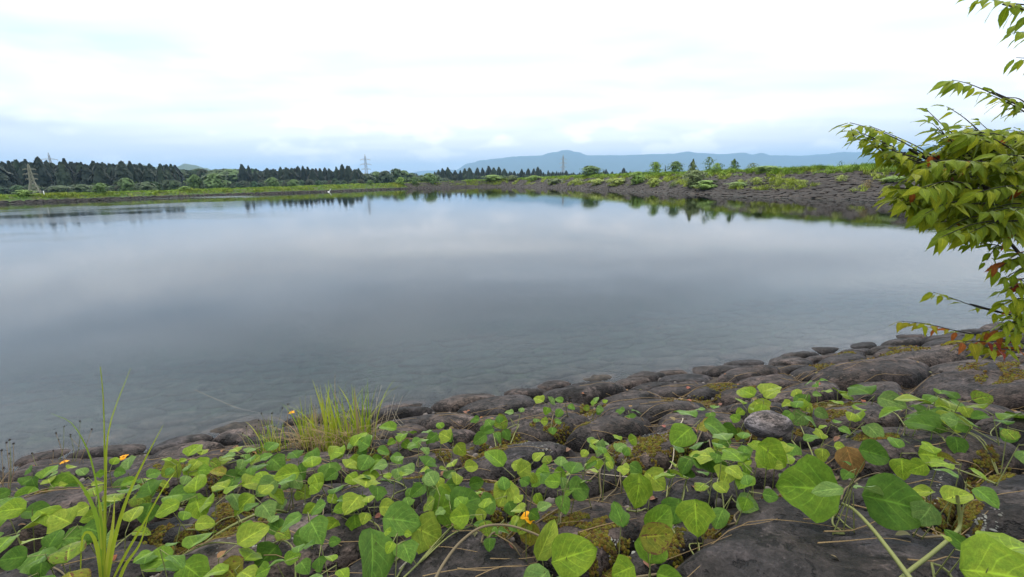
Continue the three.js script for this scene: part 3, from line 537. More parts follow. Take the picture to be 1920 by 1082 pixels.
vine('vine on one thick upright stalk in the gap beside the dark right-hand stone', [[1742, 952, 40, { single: 1, az: D(150), face: 0.7, k: 1.2 }], [1785, 935, 48, { single: 1, az: D(0), face: 0.2, k: 1.25, mat: M.vine[4] }], [1745, 922, 36, { single: 1, az: D(185), face: 0.1, thin: 0.5, k: 1.3 }], [1812, 905, 46, { h: 0.18 }], [1825, 925, 38, { single: 1, az: D(30), mat: M.vine[2] }]]);
vine('vine with the largest bright leaf in the bottom right corner', [[1880, 1030, 78, { single: 1, az: D(-20), face: 0.6, k: 1.1, h: 0.16 }], [1850, 1072, 120, { single: 1, az: D(15), face: 0.8, k: 1.05, h: 0.2, mat: M.vine[2] }], [1816, 1028, 46, { single: 1, az: D(-85), face: 1.2, thin: 0.55, k: 1.2, mat: M.vine[3] }], [1790, 1030, 22, { mat: M.vine[4] }], [1915, 1075, 60, { single: 1, az: D(40) }]]);
vine('tiny pale sprout alone on the long flat stone at the left', [[66, 968, 16, { mat: M.vine[5], h: 0.05 }]]);

// bare stems: thing by thing
function runner(name, label, category, pts, r0, r1, mat, h = 0.02) {
  const P = pts.map(([x, y, e]) => { const { p } = onBank(x, y, (e ?? h) + 0.07), [u, d] = toBank(p); if (e === undefined) p.y = Math.max(SLOPE * d + stoneTop(u, d) + 0.01, SLOPE * d + 0.02); return p; });
  const o = new THREE.Mesh(tube(P, r0, r1, P.length * 10, 6), mat); o.name = numbered(name); scene.add(tag(o, label, category)); return o;
}
runner('vine_runner', 'long yellow-green vine stem running diagonally across the mossy stone left of centre', 'stem', [[330, 1030], [420, 1010], [500, 985], [560, 940], [640, 905], [730, 880]], 0.006, 0.004, M.vineStem);
runner('vine_runner', 'thick bent vine stem crossing the bare front of the big rounded stone', 'stem', [[1740, 1130, 0.1], [1705, 1082, 0.11], [1670, 1035, 0.12], [1630, 985, 0.13], [1600, 955, 0.14], [1580, 945, 0.13]], 0.006, 0.0045, M.vineStem);
runner('vine_runner', 'short forked hairy stem at the bottom right edge', 'stem', [[1660, 1120, 0.07], [1695, 1080, 0.09], [1745, 1040, 0.1], [1785, 1005, 0.1], [1800, 985, 0.11], [1795, 930, 0.2]], 0.005, 0.0045, M.vineStem);
runner('dry_twig', 'thin whitish dry stem snaking between stones near the small orange petal', 'dry stem', [[1268, 770], [1280, 790], [1265, 830], [1255, 858], [1200, 870], [1100, 885]], 0.0035, 0.0025, M.dryStem);
runner('vine_runner', 'brown arching vine stem over the flat dark stone at the bottom', 'stem', [[800, 1120, 0.1], [830, 1060, 0.12], [865, 1015, 0.14], [905, 988, 0.15], [950, 985, 0.14], [1000, 1000, 0.12], [1030, 1015, 0.1]], 0.0045, 0.0035, M.vineWood);
runner('dry_twig', 'pale bent dry stalk on the left edge of the flat dark stone', 'dry stem', [[750, 1082], [765, 1050, 0.06], [785, 1020, 0.1]], 0.003, 0.0025, M.dryStem);
runner('vine_runner', 'thin brown runner along the stones beside the water in the middle', 'stem', [[1040, 800], [1100, 790], [1160, 782], [1210, 778], [1260, 775]], 0.004, 0.003, M.vineWood);
runner('vine_runner', 'brown woody runner in the joint right of the largest upright leaf', 'stem', [[1090, 1078], [1130, 1068], [1180, 1050], [1240, 1040]], 0.006, 0.004, M.vineWood);
runner('dry_twig', 'grey dry twig lying among dark stones below the thick moss', 'dry stem', [[700, 865], [760, 850], [830, 845], [900, 842]], 0.004, 0.003, M.strawStem);
{ // fine litter of dead stems lying about in the joints
  const R = rngOf(31), gs = [];
  for (let i = 0; i < 420; i++) {
    const d = 0.5 + R() * 3.2, u = -4 + R() * 6.5, a = R() * 0.9 - 0.2, l = 0.12 + 0.3 * R(), pts = [];
    for (let k = 0; k < 4; k++) { const uu = u + Math.cos(a) * l * k / 3 + (R() - 0.5) * 0.03, dd = d + Math.sin(a) * l * k / 3 + (R() - 0.5) * 0.03; pts.push(toWorld(uu, dd, stoneTop(uu, dd) + 0.006 + 0.012 * R())); }
    gs.push(tube(pts, 0.0016 + 0.0014 * R(), 0.001, 6, 4));
  }
  const o = new THREE.Mesh(mergeGeometries(gs), M.strawStem); o.name = 'dead_stems'; scene.add(tag(o, 'thin brown dead stems lying scattered over the near stones', 'dead stems', null, 'stuff'));
}

{ // small dead leaves caught between the stones
  const R = rngOf(41), list = [];
  for (let i = 0; i < 420; i++) {
    const d = 0.4 + R() * 3.3, u = -4 + R() * 8.5, h = stoneTop(u, d), s = 0.018 + 0.03 * R(), a = R() * 6.283;
    if (h > 0.09 && R() < 0.75) continue;
    list.push([frameMatrix(toWorld(u, d, h + 0.008), V(Math.cos(a), (R() - 0.5) * 0.7, Math.sin(a)), V(R() - 0.5, 1, R() - 0.5), V(s * 0.8, s, s)), rgb(0.6 + 0.8 * R(), 0.6 + 0.6 * R(), 0.6 + 0.5 * R())]);
  }
  scatter('dead_leaves', vineLeaves[4], std(0.17, 0.105, 0.05), list, 'small brown dead leaves caught in the gaps between the near stones', 'dead leaves');
}

// ---------------------------------------------------------------- grasses and small weeds on the near bank
function grass(label, name, spec, n, hpx, spreadPx, o = {}) {
  const R = rngOf(o.seed ?? vineSeed++), { p: c0, t } = onBank(spec[0], spec[1], 0.05), k = t / FOCAL, g = base(name, null, label, o.cat ?? 'grass', o.group);
  for (let i = 0; i < n; i++) {
    const q = (R() + R() + R() - 1.5) / 1.5, off = q * spreadPx, x = c0.clone().addScaledVector(camR, off * k).addScaledVector(LN, (R() - 0.5) * (o.deep ?? 0.16)), [u, d] = toBank(x); x.y = SLOPE * d + 0.01;
    const h = hpx * k * (o.hmin ?? 0.28) + hpx * k * 0.8 * Math.pow(R(), 1.2) * (o.taper ? 1 - 0.5 * Math.abs(q) : 1), a = R() * Math.PI * 2, dir = V(Math.cos(a), 0, Math.sin(a)).addScaledVector(camR, q * 1.2).setY(0).normalize();
    const lean = 0.05 + 0.34 * R(), up = V(0, 1, 0).addScaledVector(dir, lean).normalize(), m = frameMatrix(x, dir, up, V(h * (o.wide ?? 1) * (0.7 + 0.5 * R()), h, h * (0.5 + 0.5 * R())));
    const dry = R() < (o.dry ?? 0.06);
    setMatrix(part(dry ? 'dry_blade' : 'blade', blades[Math.floor(R() * (o.stiff ? 3 : blades.length))], dry ? M.bladeDry : (o.mats ?? M.blade)[Math.floor(R() * (o.mats ?? M.blade).length)], g), m);
  }
  if (o.litter) for (let i = 0; i < o.litter; i++) {                    // dry bent blades round the foot
    const off = (R() + R() - 1) * spreadPx, x = c0.clone().addScaledVector(camR, off * k).addScaledVector(LN, (R() - 0.3) * 0.2), [u, d] = toBank(x); x.y = SLOPE * d + 0.02 + stoneTop(u, d) * 0.4;
    const a = R() * 6.283, dir = V(Math.cos(a), 0, Math.sin(a)), h = 0.14 + 0.18 * R();
    setMatrix(part('dry_blade', blades[3], R() < 0.6 ? M.bladeDry : M.strawStem, g), frameMatrix(x, dir, V(0, 1, 0).addScaledVector(dir, 0.6 + R()), V(h * 1.0, h, h)));
  }
  return g;
}
grass('tallest yellow-green grass tuft at the water edge with a dry brown base', 'grass_tuft', [632, 845], 100, 172, 58, { taper: 1, stiff: 1, litter: 80, dry: 0.12, wide: 1.1, mats: M.blade.slice(0, 3) });
grass('right-hand clump of the tall grass, shorter and beside the dry stalks', 'grass_tuft', [682, 838], 75, 142, 26, { stiff: 1, litter: 60, dry: 0.14, wide: 1.1, mats: M.blade.slice(0, 3) });
grass('left-hand clump of the tall grass, leaning toward the orange flower', 'grass_tuft', [582, 842], 70, 125, 28, { stiff: 1, litter: 80, dry: 0.14, wide: 1.1, mats: M.blade.slice(0, 3) });
grass('low soft green grass tuft left of the tall grass', 'grass_tuft', [512, 850], 110, 85, 50, { mats: M.blade.slice(1), wide: 1.3 });
grass('short upright green grass growing in the middle of the right-hand vines', 'grass_tuft', [1710, 850], 90, 78, 55, { mats: [M.blade[1], M.blade[3]], wide: 1.3, deep: 0.25 });
grass('few thin weeds at the left edge of the frame by the water', 'weed', [6, 955], 16, 130, 22, { cat: 'weed', mats: [M.blade[3], M.strawStem, M.bladeDry] });
{ // the single tall stalk in the left foreground
  const g = base('grass_stalk', null, 'single tall grass stalk with long arching blades in the left foreground', 'grass');
  const t = 1.5, P = (x, y, dt = 0) => atDepth(x, y, t + dt);
  part('stalk', tube([P(196, 1110), P(197, 1000), P(196, 850), P(193, 740), P(188, 688)], 0.004, 0.0012, 20, 6), M.blade[0], g);
  const arch = (pts, w, mat) => {
    const c = new THREE.CatmullRomCurve3(pts), n = 14, pos = [], uv = [], idx = [];
    for (let i = 0; i <= n; i++) { const v = i / n, p = c.getPoint(v), tg = c.getTangent(v), s = new THREE.Vector3().crossVectors(tg, camF).normalize().applyAxisAngle(tg, 0.5 - v * 0.8), hw = w * Math.min(1, 0.35 + v * 3) * Math.pow(1 - v, 0.7) + 0.0006; pos.push(p.x - s.x * hw, p.y - s.y * hw, p.z - s.z * hw, p.x + camF.x * hw * 0.3, p.y - hw * 0.25, p.z + camF.z * hw * 0.3, p.x + s.x * hw, p.y + s.y * hw, p.z + s.z * hw); uv.push(0, v, 0.5, v, 1, v); }
    for (let j = 0; j < n; j++) for (let i = 0; i < 2; i++) { const a = j * 3 + i; idx.push(a, a + 1, a + 3, a + 1, a + 4, a + 3); }
    part('blade', geoFrom(pos, idx, uv), mat, g);
  };
  arch([P(196, 1100), P(190, 1010), P(170, 940), P(140, 895), P(112, 885, 0.05)], 0.0088, M.blade[1]);
  arch([P(200, 1100), P(215, 1010), P(240, 930), P(270, 865), P(306, 797, -0.05)], 0.0065, M.blade[0]);
  arch([P(205, 1100), P(235, 1040), P(270, 980), P(310, 910), P(345, 865, 0.1)], 0.0041, M.blade[0]);
  arch([P(192, 1100), P(196, 1000), P(198, 900), P(205, 800), P(245, 690, 0.05)], 0.0051, M.blade[0]);
  arch([P(190, 1100), P(185, 1040), P(170, 1000), P(158, 1000), P(150, 1100)], 0.0075, M.blade[0]);
  arch([P(198, 1100), P(205, 1030), P(212, 980), P(215, 930)], 0.0082, M.blade[2]);
  arch([P(194, 1100), P(192, 1020), P(188, 950), P(186, 935)], 0.0075, M.blade[2]);
  arch([P(200, 1100), P(190, 980), P(170, 860), P(140, 800), P(95, 775, 0.1)], 0.0034, M.blade[1]);
  arch([P(215, 1110), P(235, 1060), P(262, 1020), P(280, 960)], 0.0054, M.blade[0]);
}
function weedStems(label, name, spots, seeds, cat) {
  const g = base(name, null, label, cat ?? 'weed'), R = rngOf(vineSeed++);
  for (const [x0, y0, x1, y1, r] of spots) {
    const { p, t } = onBank(x0, y0, 0.03), top = atDepth(x1, y1, t), mid = p.clone().lerp(top, 0.5).addScaledVector(camR, (R() - 0.5) * 0.06);
    part('stem', tube([p, mid, top], r ?? 0.0022, 0.0011, 10, 5), seeds === 'pale' ? M.dryStem : R() < 0.5 ? M.vineStem : M.strawStem, g);
    if (seeds === 'dark') { const s = part('seed_head', blobGeometry(7), M.seed, g); s.position.copy(top); s.scale.set(0.005, 0.008, 0.005); if (R() < 0.7) { const b = atDepth(x1 + (R() - 0.5) * 40, y1 + 10 + 30 * R(), t); part('stem', tube([mid, mid.clone().lerp(b, 0.6), b], 0.0014, 0.0009, 6, 4), M.strawStem, g); const s2 = part('seed_head', blobGeometry(8), M.seed, g); s2.position.copy(b); s2.scale.set(0.0045, 0.007, 0.0045); } }
  }
  return g;
}
weedStems('thin weed with dark seed heads at the water edge left of the tall stalk', 'weed', [[95, 890, 100, 845], [100, 890, 120, 800], [130, 885, 132, 815], [135, 885, 150, 790], [90, 892, 60, 850], [128, 886, 105, 812], [140, 888, 172, 805], [160, 885, 155, 860]], 'dark');
weedStems('thin weed with dark seed heads left of the grass tufts', 'weed', [[480, 845, 462, 800], [490, 845, 485, 788], [500, 842, 510, 775], [520, 842, 530, 765], [470, 848, 455, 812], [530, 842, 540, 758], [505, 845, 490, 775]], 'dark');
weedStems('bundle of grey dry stalks beside the right side of the tall grass', 'dry_stalk', [[700, 835, 715, 722, 0.002], [705, 835, 740, 740, 0.0022], [708, 835, 728, 760, 0.002], [700, 838, 722, 770, 0.002], [715, 838, 755, 742, 0.002], [762, 800, 740, 770, 0.002], [770, 812, 735, 772, 0.002], [695, 840, 706, 745, 0.002]], 'pale', 'dry stalks');
weedStems('one long dry stalk arching left from the grass over the water', 'dry_stalk', [[528, 845, 505, 790, 0.002], [505, 790, 365, 731, 0.0016]], 'pale', 'dry stalk');
weedStems('dark seeded weed standing at the very left edge of the photo', 'weed', [[8, 960, 12, 830], [2, 960, 3, 845], [15, 955, 18, 825], [5, 950, 25, 832]], 'dark');
function flower(px, py, wpx, label, mat, foot) {
  const t = onBank(foot[0], foot[1], 0.03).t * (wpx > 20 ? 0.88 : 0.98), p = atDepth(px, py, t), g = base('flower', p.clone(), label, 'flower'), w = wpx * t / FOCAL / 2, R = rngOf(px);
  for (let i = 0; i < 5; i++) { const a = i / 5 * 6.283 + R(), dir = V(Math.cos(a), 0.35 * R(), Math.sin(a)); setMatrix(part('petal', vineLeaves[i % 4], mat, g), frameMatrix(V(0, 0, 0), dir, V(0, 1, 0), w * 1.1)); }
  const h = part('flower_heart', blobGeometry(4), M.flowerHeart, g); h.scale.setScalar(w * 0.3);
  const f = onBank(foot[0], foot[1], 0.03).p.sub(p); part('stem', tube([f, f.clone().multiplyScalar(0.5).addScaledVector(camR, 0.01), V(0, 0, 0)], 0.002, 0.0014, 8, 5), M.vineStem, g);
}
flower(232, 857, 15, 'yellow flower standing beside the dark pointed stone', M.petal, [236, 885]);
flower(121, 866, 13, 'yellow flower low over the vines at the left water edge', M.petal, [112, 892]);
flower(547, 773, 11, 'orange-yellow flower beside the left side of the tall grass', M.petal, [556, 840]);
flower(992, 968, 30, 'largest yellow flower, between the vines left of the purple slab', M.petal, [990, 1010]);
flower(1247, 850, 11, 'small orange-red petal lying by the whitish dry stem', M.petalOrange, [1248, 858]);
{ // withered yellow leaf under the largest flower
  const p = atDepth(993, 978, onBank(990, 1010, 0.03).t * 0.885), o = new THREE.Mesh(vineLeaves[2], M.vineYellow); o.name = 'withered_leaf'; setMatrix(o, frameMatrix(p, V(0, -1, 0.25), V(0, 0.3, 1), V(0.075, 0.095, 0.095))); scene.add(tag(o, 'withered yellow leaf hanging below the largest yellow flower', 'leaf'));
  const { p: q } = onBank(214, 868, 0.05), g = new THREE.ConeGeometry(0.06, 0.085, 6, 3), a = g.attributes.position;
  for (let i = 0; i < a.count; i++) a.setXYZ(i, a.getX(i) * (1 + 0.3 * N3(a.getX(i) * 20, a.getY(i) * 20, 1)) + a.getY(i) * 0.25, a.getY(i), a.getZ(i) * 0.7);
  g.computeVertexNormals(); const s = new THREE.Mesh(g, M.seed); s.name = 'pointed_stone'; s.position.copy(q); scene.add(tag(s, 'dark pointed stone sticking up at the left water edge', 'stone'));
}

// ---------------------------------------------------------------- the tree at the right edge
{
  const R = rngOf(77), foot = V(2.95, 0, -2.0), g = base('broadleaf_tree', foot.clone().setY(landAt(2.95, -2.0) + 0.05), 'leafy yellow-green tree with a few red leaves reaching in from the right edge', 'tree');
  const O = g.position, T = (x, y, t) => atDepth(x, y, t).sub(O);
  const trunkTop = V(-0.05, 3.6, -0.1);
  part('trunk', tube([V(0, -0.15, 0), V(0.03, 0.6, -0.02), V(-0.06, 1.3, 0.0), V(-0.02, 2.4, -0.06), trunkTop], 0.045, 0.018, 24, 9), M.bark, g);
  const leaves = [];
  const stemMat = M.bark;
  function twig(pts, step, size, mats, red = 0.012) {
    const c = new THREE.CatmullRomCurve3(pts), len = c.getLength(), n = Math.floor(len / step);
    for (let i = 1; i <= n; i++) {
      const v = i / n, p = c.getPoint(v), tg = c.getTangent(v), s = i % 2 ? 1 : -1, sidev = new THREE.Vector3().crossVectors(tg, V(0, 1, 0)).normalize();
      const dir = tg.clone().multiplyScalar(0.35 + 0.5 * R() + (v > 0.9 ? 0.6 : 0)).addScaledVector(sidev, s * (0.35 + 0.8 * R())).add(V((R() - 0.5) * 0.9, -0.1 - 0.85 * R(), (R() - 0.5) * 0.9)).normalize();
      const up = V((R() - 0.5) * 1.1, 1, (R() - 0.5) * 1.1 + 0.3), q = R();
      const mat = q < red ? M.treeOrange : q < red * 1.6 ? M.treeRed : mats[Math.floor(R() * mats.length)];
      leaves.push({ m: frameMatrix(p.clone().addScaledVector(dir, 0.008), dir, up, size * (0.55 + 0.65 * R())), geo: Math.floor(R() * 4), mat, z: depthOf(p.clone().add(O)) });
    }
    return c;
  }
  function limb(pts, r0, r1) { const c = pts.map((p) => (p.isVector3 ? p : T(...p))); part('branch', tube(c, r0, r1, c.length * 5, 6), stemMat, g); return c; }
  const G = M.tree, Y = [M.treeYellow, M.tree[2], M.treeYellow, M.tree[0]];
  // limbs: [pixel x, pixel y, depth]
  const A = limb([V(-0.05, 1.35, 0), [1990, 420, 2.2], [1890, 372, 2.15], [1790, 325, 2.1], [1705, 280, 2.05]], 0.018, 0.006);
  const B = limb([V(-0.03, 1.9, 0), [1985, 250, 2.2], [1930, 205, 2.15], [1860, 172, 2.1]], 0.013, 0.004);
  const B2 = limb([V(-0.03, 1.7, 0), [1985, 345, 2.15], [1905, 300, 2.1], [1840, 270, 2.05]], 0.013, 0.004);
  const C = limb([V(-0.02, 2.5, -0.05), [1990, 60, 2.1], [1940, 25, 2.05], [1880, 8, 2.0]], 0.010, 0.003);
  const E = limb([V(-0.06, 1.15, 0), [1975, 560, 2.2], [1915, 480, 2.2], [1885, 445, 2.15]], 0.013, 0.007);
  const F = limb([V(0.0, 0.75, 0), [1985, 650, 2.3], [1900, 640, 2.3], [1800, 622, 2.25]], 0.010, 0.003);
  const G2 = limb([V(-0.02, 0.9, 0), [1985, 610, 2.25], [1895, 590, 2.2], [1820, 570, 2.2]], 0.009, 0.003);
  const tw = (list, step, size, mats, red) => { const c = list.map((p) => T(...p)); twig(c, step, size, mats, red); part('twig', tube(c, 0.0035, 0.0012, 10, 5), stemMat, g); };
  const S = 0.076;
  tw([[1760, 305, 2.08], [1690, 265, 2.05], [1640, 243, 2.0], [1594, 230, 1.97]], 0.02, S * 0.85, G);
  tw([[1790, 320, 2.1], [1720, 275, 2.1], [1665, 250, 2.1], [1630, 236, 2.1]], 0.02, S * 0.85, G);
  tw([[1770, 310, 2.05], [1710, 300, 2.0], [1650, 265, 1.98]], 0.02, S * 0.85, G);
  tw([[1800, 330, 2.1], [1740, 320, 2.1], [1700, 300, 2.1]], 0.02, S * 0.9, G);
  tw([[1850, 300, 2.1], [1800, 262, 2.08], [1765, 232, 2.05], [1738, 206, 2.05]], 0.026, S * 0.85, G);
  tw([[1880, 290, 2.1], [1830, 240, 2.1], [1800, 215, 2.1], [1775, 200, 2.1]], 0.034, S * 0.85, G);
  tw([[1925, 205, 2.12], [1860, 175, 2.08], [1810, 155, 2.04], [1785, 150, 2.02]], 0.026, S, G);
  tw([[1930, 215, 2.1], [1895, 195, 2.1], [1850, 175, 2.1]], 0.026, S, G);
  tw([[1930, 200, 2.12], [1910, 185, 2.1], [1880, 182, 2.1]], 0.03, S, G);
  tw([[1935, 10, 2.05], [1880, 4, 2.0], [1830, -8, 2.0]], 0.03, S, G);
  tw([[1940, 30, 2.05], [1905, 12, 2.0], [1870, 0, 2.0]], 0.03, S, G);
  tw([[1950, 70, 2.1], [1925, 60, 2.05], [1898, 62, 2.05]], 0.03, S, G);
  tw([[1950, 120, 2.1], [1930, 110, 2.05], [1905, 108, 2.05]], 0.03, S * 0.9, G);
  tw([[1960, 40, 2.15], [1930, 35, 2.1], [1905, 45, 2.1]], 0.03, S, G);
  for (let i = 0; i < 13; i++) { // many short side twigs along the long spray to the left
    const f = R(), x0 = lerp(1800, 1640, f), y0 = lerp(322, 250, f) + 10, x1 = x0 - 50 - 60 * R(), y1 = y0 - 30 + 58 * R(), z0 = 1.95 + 0.25 * R();
    tw([[x0, y0, z0], [(x0 + x1) / 2, (y0 + y1) / 2 - 7, z0], [Math.max(1596, x1), clamp(y1, 228, 240 + Math.max(0, x1 - 1596) * 0.55), z0]], 0.02, S * 0.85, G, 0);
  }
  for (let i = 0; i < 12; i++) {
    const x0 = 1800 + 130 * R(), y0 = 300 + 20 * R(), x1 = x0 - 40 - 50 * R(), y1 = y0 - 45 - 40 * R(), z0 = 1.95 + 0.3 * R();
    tw([[x0, y0, z0], [(x0 + x1) / 2 + 6, (y0 + y1) / 2, z0], [x1, y1, z0]], 0.022, S * 0.9, G, 0);
  }
  // the body of the crown
  for (let i = 0; i < 108; i++) {
    const y1 = 238 + 210 * R(), left = y1 < 268 ? 1800 : y1 < 300 ? 1745 : y1 < 340 ? 1715 : y1 < 385 ? 1672 : y1 < 420 ? 1705 : 1765, x1 = left + (1915 - left) * Math.pow(R(), 1.15), x0 = x1 + 70 + 60 * R(), y0 = lerp(y1, 350, 0.35) + 30 * (R() - 0.4), z0 = 1.85 + 0.8 * R();
    tw([[x0, y0, z0 + 0.05], [(x0 + x1) / 2, (y0 + y1) / 2 - 8, z0], [x1, y1, z0 - 0.05]], 0.017, S, G, 0.006);
  }
  for (const [x0, y0, x1, y1] of [[1780, 372, 1668, 352], [1800, 385, 1680, 372], [1790, 400, 1700, 385], [1850, 430, 1760, 415], [1880, 445, 1790, 430]]) tw([[x0, y0, 2.1], [(x0 + x1) / 2, (y0 + y1) / 2 - 6, 2.05], [x1, y1, 2.0]], 0.02, S, [G[0], G[2]]);
  tw([[1915, 475, 2.2], [1860, 458, 2.2], [1802, 458, 2.2]], 0.026, S * 0.7, [G[3], G[1]], 0);
  tw([[1905, 440, 2.2], [1870, 460, 2.2], [1850, 490, 2.2]], 0.026, S * 0.8, [G[3], G[1]]);
  for (const [x0, y0, x1, y1] of [[1925, 480, 1870, 505], [1930, 520, 1895, 540], [1935, 560, 1880, 570], [1940, 600, 1885, 610], [1950, 470, 1890, 485], [1955, 495, 1885, 520], [1950, 530, 1885, 545], [1955, 575, 1890, 590], [1950, 615, 1880, 628], [1960, 555, 1900, 600], [1945, 500, 1905, 470], [1940, 545, 1900, 520], [1935, 630, 1890, 600]]) tw([[x0, y0, 2.15], [(x0 + x1) / 2, (y0 + y1) / 2 - 5, 2.12], [x1, y1, 2.1]], 0.024, S * 0.95, [G[1], G[0], G[2]], 0.03);
  tw([[1900, 592, 2.2], [1830, 575, 2.2], [1765, 552, 2.2], [1750, 548, 2.2]], 0.032, S * 0.75, [G[0], G[2]], 0);
  tw([[1895, 640, 2.3], [1800, 622, 2.25], [1740, 608, 2.22], [1690, 602, 2.2]], 0.028, S * 0.68, [G[2], M.treeYellow, M.treeYellow, G[0]], 0.1);
  tw([[1920, 640, 2.25], [1870, 640, 2.2], [1805, 640, 2.15]], 0.022, S, Y, 0.2);
  tw([[1930, 655, 2.25], [1890, 655, 2.2], [1840, 650, 2.15]], 0.024, S, Y, 0.2);
  tw([[1925, 622, 2.25], [1870, 618, 2.2], [1830, 625, 2.2]], 0.026, S * 0.9, Y, 0.1);
  for (const [x, y] of [[1880, 262], [1845, 305], [1895, 435], [1850, 430], [1866, 500], [1712, 362], [1745, 292]]) { const p = T(x, y, 1.98); leaves.push({ m: frameMatrix(p, V(-0.2, -1, 0.3), V(-0.6, 0.4, 1), S * 0.6), geo: 3, mat: M.treeOrange, z: 1.5 }); }
  leaves.sort((a, b) => a.z - b.z);
  const rest = new Map();
  leaves.forEach((l, i) => {
    if (i < 300) setMatrix(part('leaf', treeLeaves[l.geo], l.mat, g), l.m);
    else { if (!rest.has(l.mat)) rest.set(l.mat, []); rest.get(l.mat).push(treeLeaves[l.geo].clone().applyMatrix4(l.m)); }
  });
  for (const [mat, gs] of rest) part('foliage', mergeGeometries(gs), mat, g).userData.kind = 'stuff';
  console.log('tree leaves', leaves.length);
}

// ---------------------------------------------------------------- far banks: stones and grass
function lumpStone(seed) {
  const g = new THREE.IcosahedronGeometry(1, 2), q = g.attributes.position;
  for (let i = 0; i < q.count; i++) { const n = 1 + 0.35 * N3(q.getX(i) * 1.1 + seed, q.getY(i) * 1.1, q.getZ(i) * 1.1), f = (v) => Math.sign(v) * Math.pow(Math.abs(v), 0.75); q.setXYZ(i, f(q.getX(i)) * n, f(q.getY(i)) * n, f(q.getZ(i)) * n); }
  g.computeVertexNormals(); return g;
}
const lumps = [1, 2, 3, 4].map((i) => lumpStone(i * 7.3));
{
  const R = rngOf(808), list = [], leftList = [];
  for (let i = I1 - 60; i < I2 + 40; i++) {
    const s = SHORE[i], nx = SHORE[i + 1], seg = s.p.distanceTo(nx.p), c = crestOf(s.t), w = c / SLOPE;
    const rows = Math.round(seg / 0.46 * 10) / 10;
    for (let d = -0.5; d < w + 0.3; d += 0.36) {
      let k = rows + R(); for (; k >= 1; k--) {
        const dd = d + (R() - 0.5) * 0.18, p = s.p.clone().addScaledVector(s.d, seg * R()).addScaledVector(s.n, dd); p.y = profile(dd, c) - 0.02 + 0.05 * R();
        const a = 0.20 + 0.16 * R(), m = frameMatrix(p, s.d.clone().add(V((R() - 0.5) * 0.5, (R() - 0.5) * 0.2, (R() - 0.5) * 0.5)), V(-s.n.x * SLOPE + (R() - 0.5) * 0.3, 1, -s.n.z * SLOPE + (R() - 0.5) * 0.3), V(a * 0.8, a * (0.35 + 0.2 * R()), a * 1.3));
        list.push({ m, z: depthOf(p), pale: R() < 0.02, x: p.x });
      }
    }
  }
  list.sort((a, b) => a.z - b.z);
  const vis = list.filter((l) => l.z > 20), rest = list.filter((l) => l.z <= 20);
  vis.slice(0, 300).forEach((l) => setMatrix(part('stone', lumps[Math.floor(R() * 4)], l.pale ? M.paleStone : M.farStone[Math.floor(R() * 3)], rightBank), l.m));
  rest.push(...vis.slice(300));
  const o = new THREE.InstancedMesh(lumps[0], M.farStone[0], rest.length); o.name = 'distant_stones'; o.userData.kind = 'stuff'; rest.forEach((l, i) => { o.setMatrixAt(i, l.m); const v = 0.5 + 1.1 * R() * R(); o.setColorAt(i, l.pale ? rgb(2, 1.95, 1.85) : rgb(v * 1.05, v, v * 0.97)); }); rightBank.add(o);
  for (let i = I2; i < I3 - 120; i++) {
    const s = SHORE[i], nx = SHORE[i + 1], seg = s.p.distanceTo(nx.p), c = crestOf(s.t);
    for (let d = -0.4; d < 1.0; d += 0.33) for (let k = seg / 0.45 + R(); k >= 1; k--) {
      const dd = d + (R() - 0.5) * 0.2, p = s.p.clone().addScaledVector(s.d, seg * R()).addScaledVector(s.n, dd); p.y = profile(dd, c) + 0.02; const a = 0.17 + 0.14 * R();
      leftList.push(frameMatrix(p, s.d.clone().add(V((R() - 0.5) * 0.5, 0, (R() - 0.5) * 0.5)), V(0, 1, 0), V(a * 0.8, a * 0.5, a * 1.3)));
    }
  }
  const q = new THREE.InstancedMesh(lumps[1], M.farStone[1], leftList.length); q.name = 'shore_stones'; q.userData.kind = 'stuff'; leftList.forEach((m, i) => { q.setMatrixAt(i, m); const v = 0.7 + 0.6 * R(); q.setColorAt(i, rgb(v, v * 0.97, v * 0.95)); }); leftBank.add(q);
  console.log('far stones', list.length, leftList.length);
}
function tuftGeometry(seed, n = 12) {
  const R = rngOf(seed), gs = [];
  for (let i = 0; i < n; i++) { const a = R() * 6.283, dir = V(Math.cos(a), 0, Math.sin(a)), g = bladeShape(0.035, 0.3 + 0.6 * R(), 3).clone(); g.applyMatrix4(frameMatrix(V((R() - 0.5) * 0.5, 0, (R() - 0.5) * 0.5), dir, V(0, 1, 0).addScaledVector(dir, 0.3 * R()), 0.6 + 0.5 * R())); gs.push(g); }
  return mergeGeometries(gs);
}
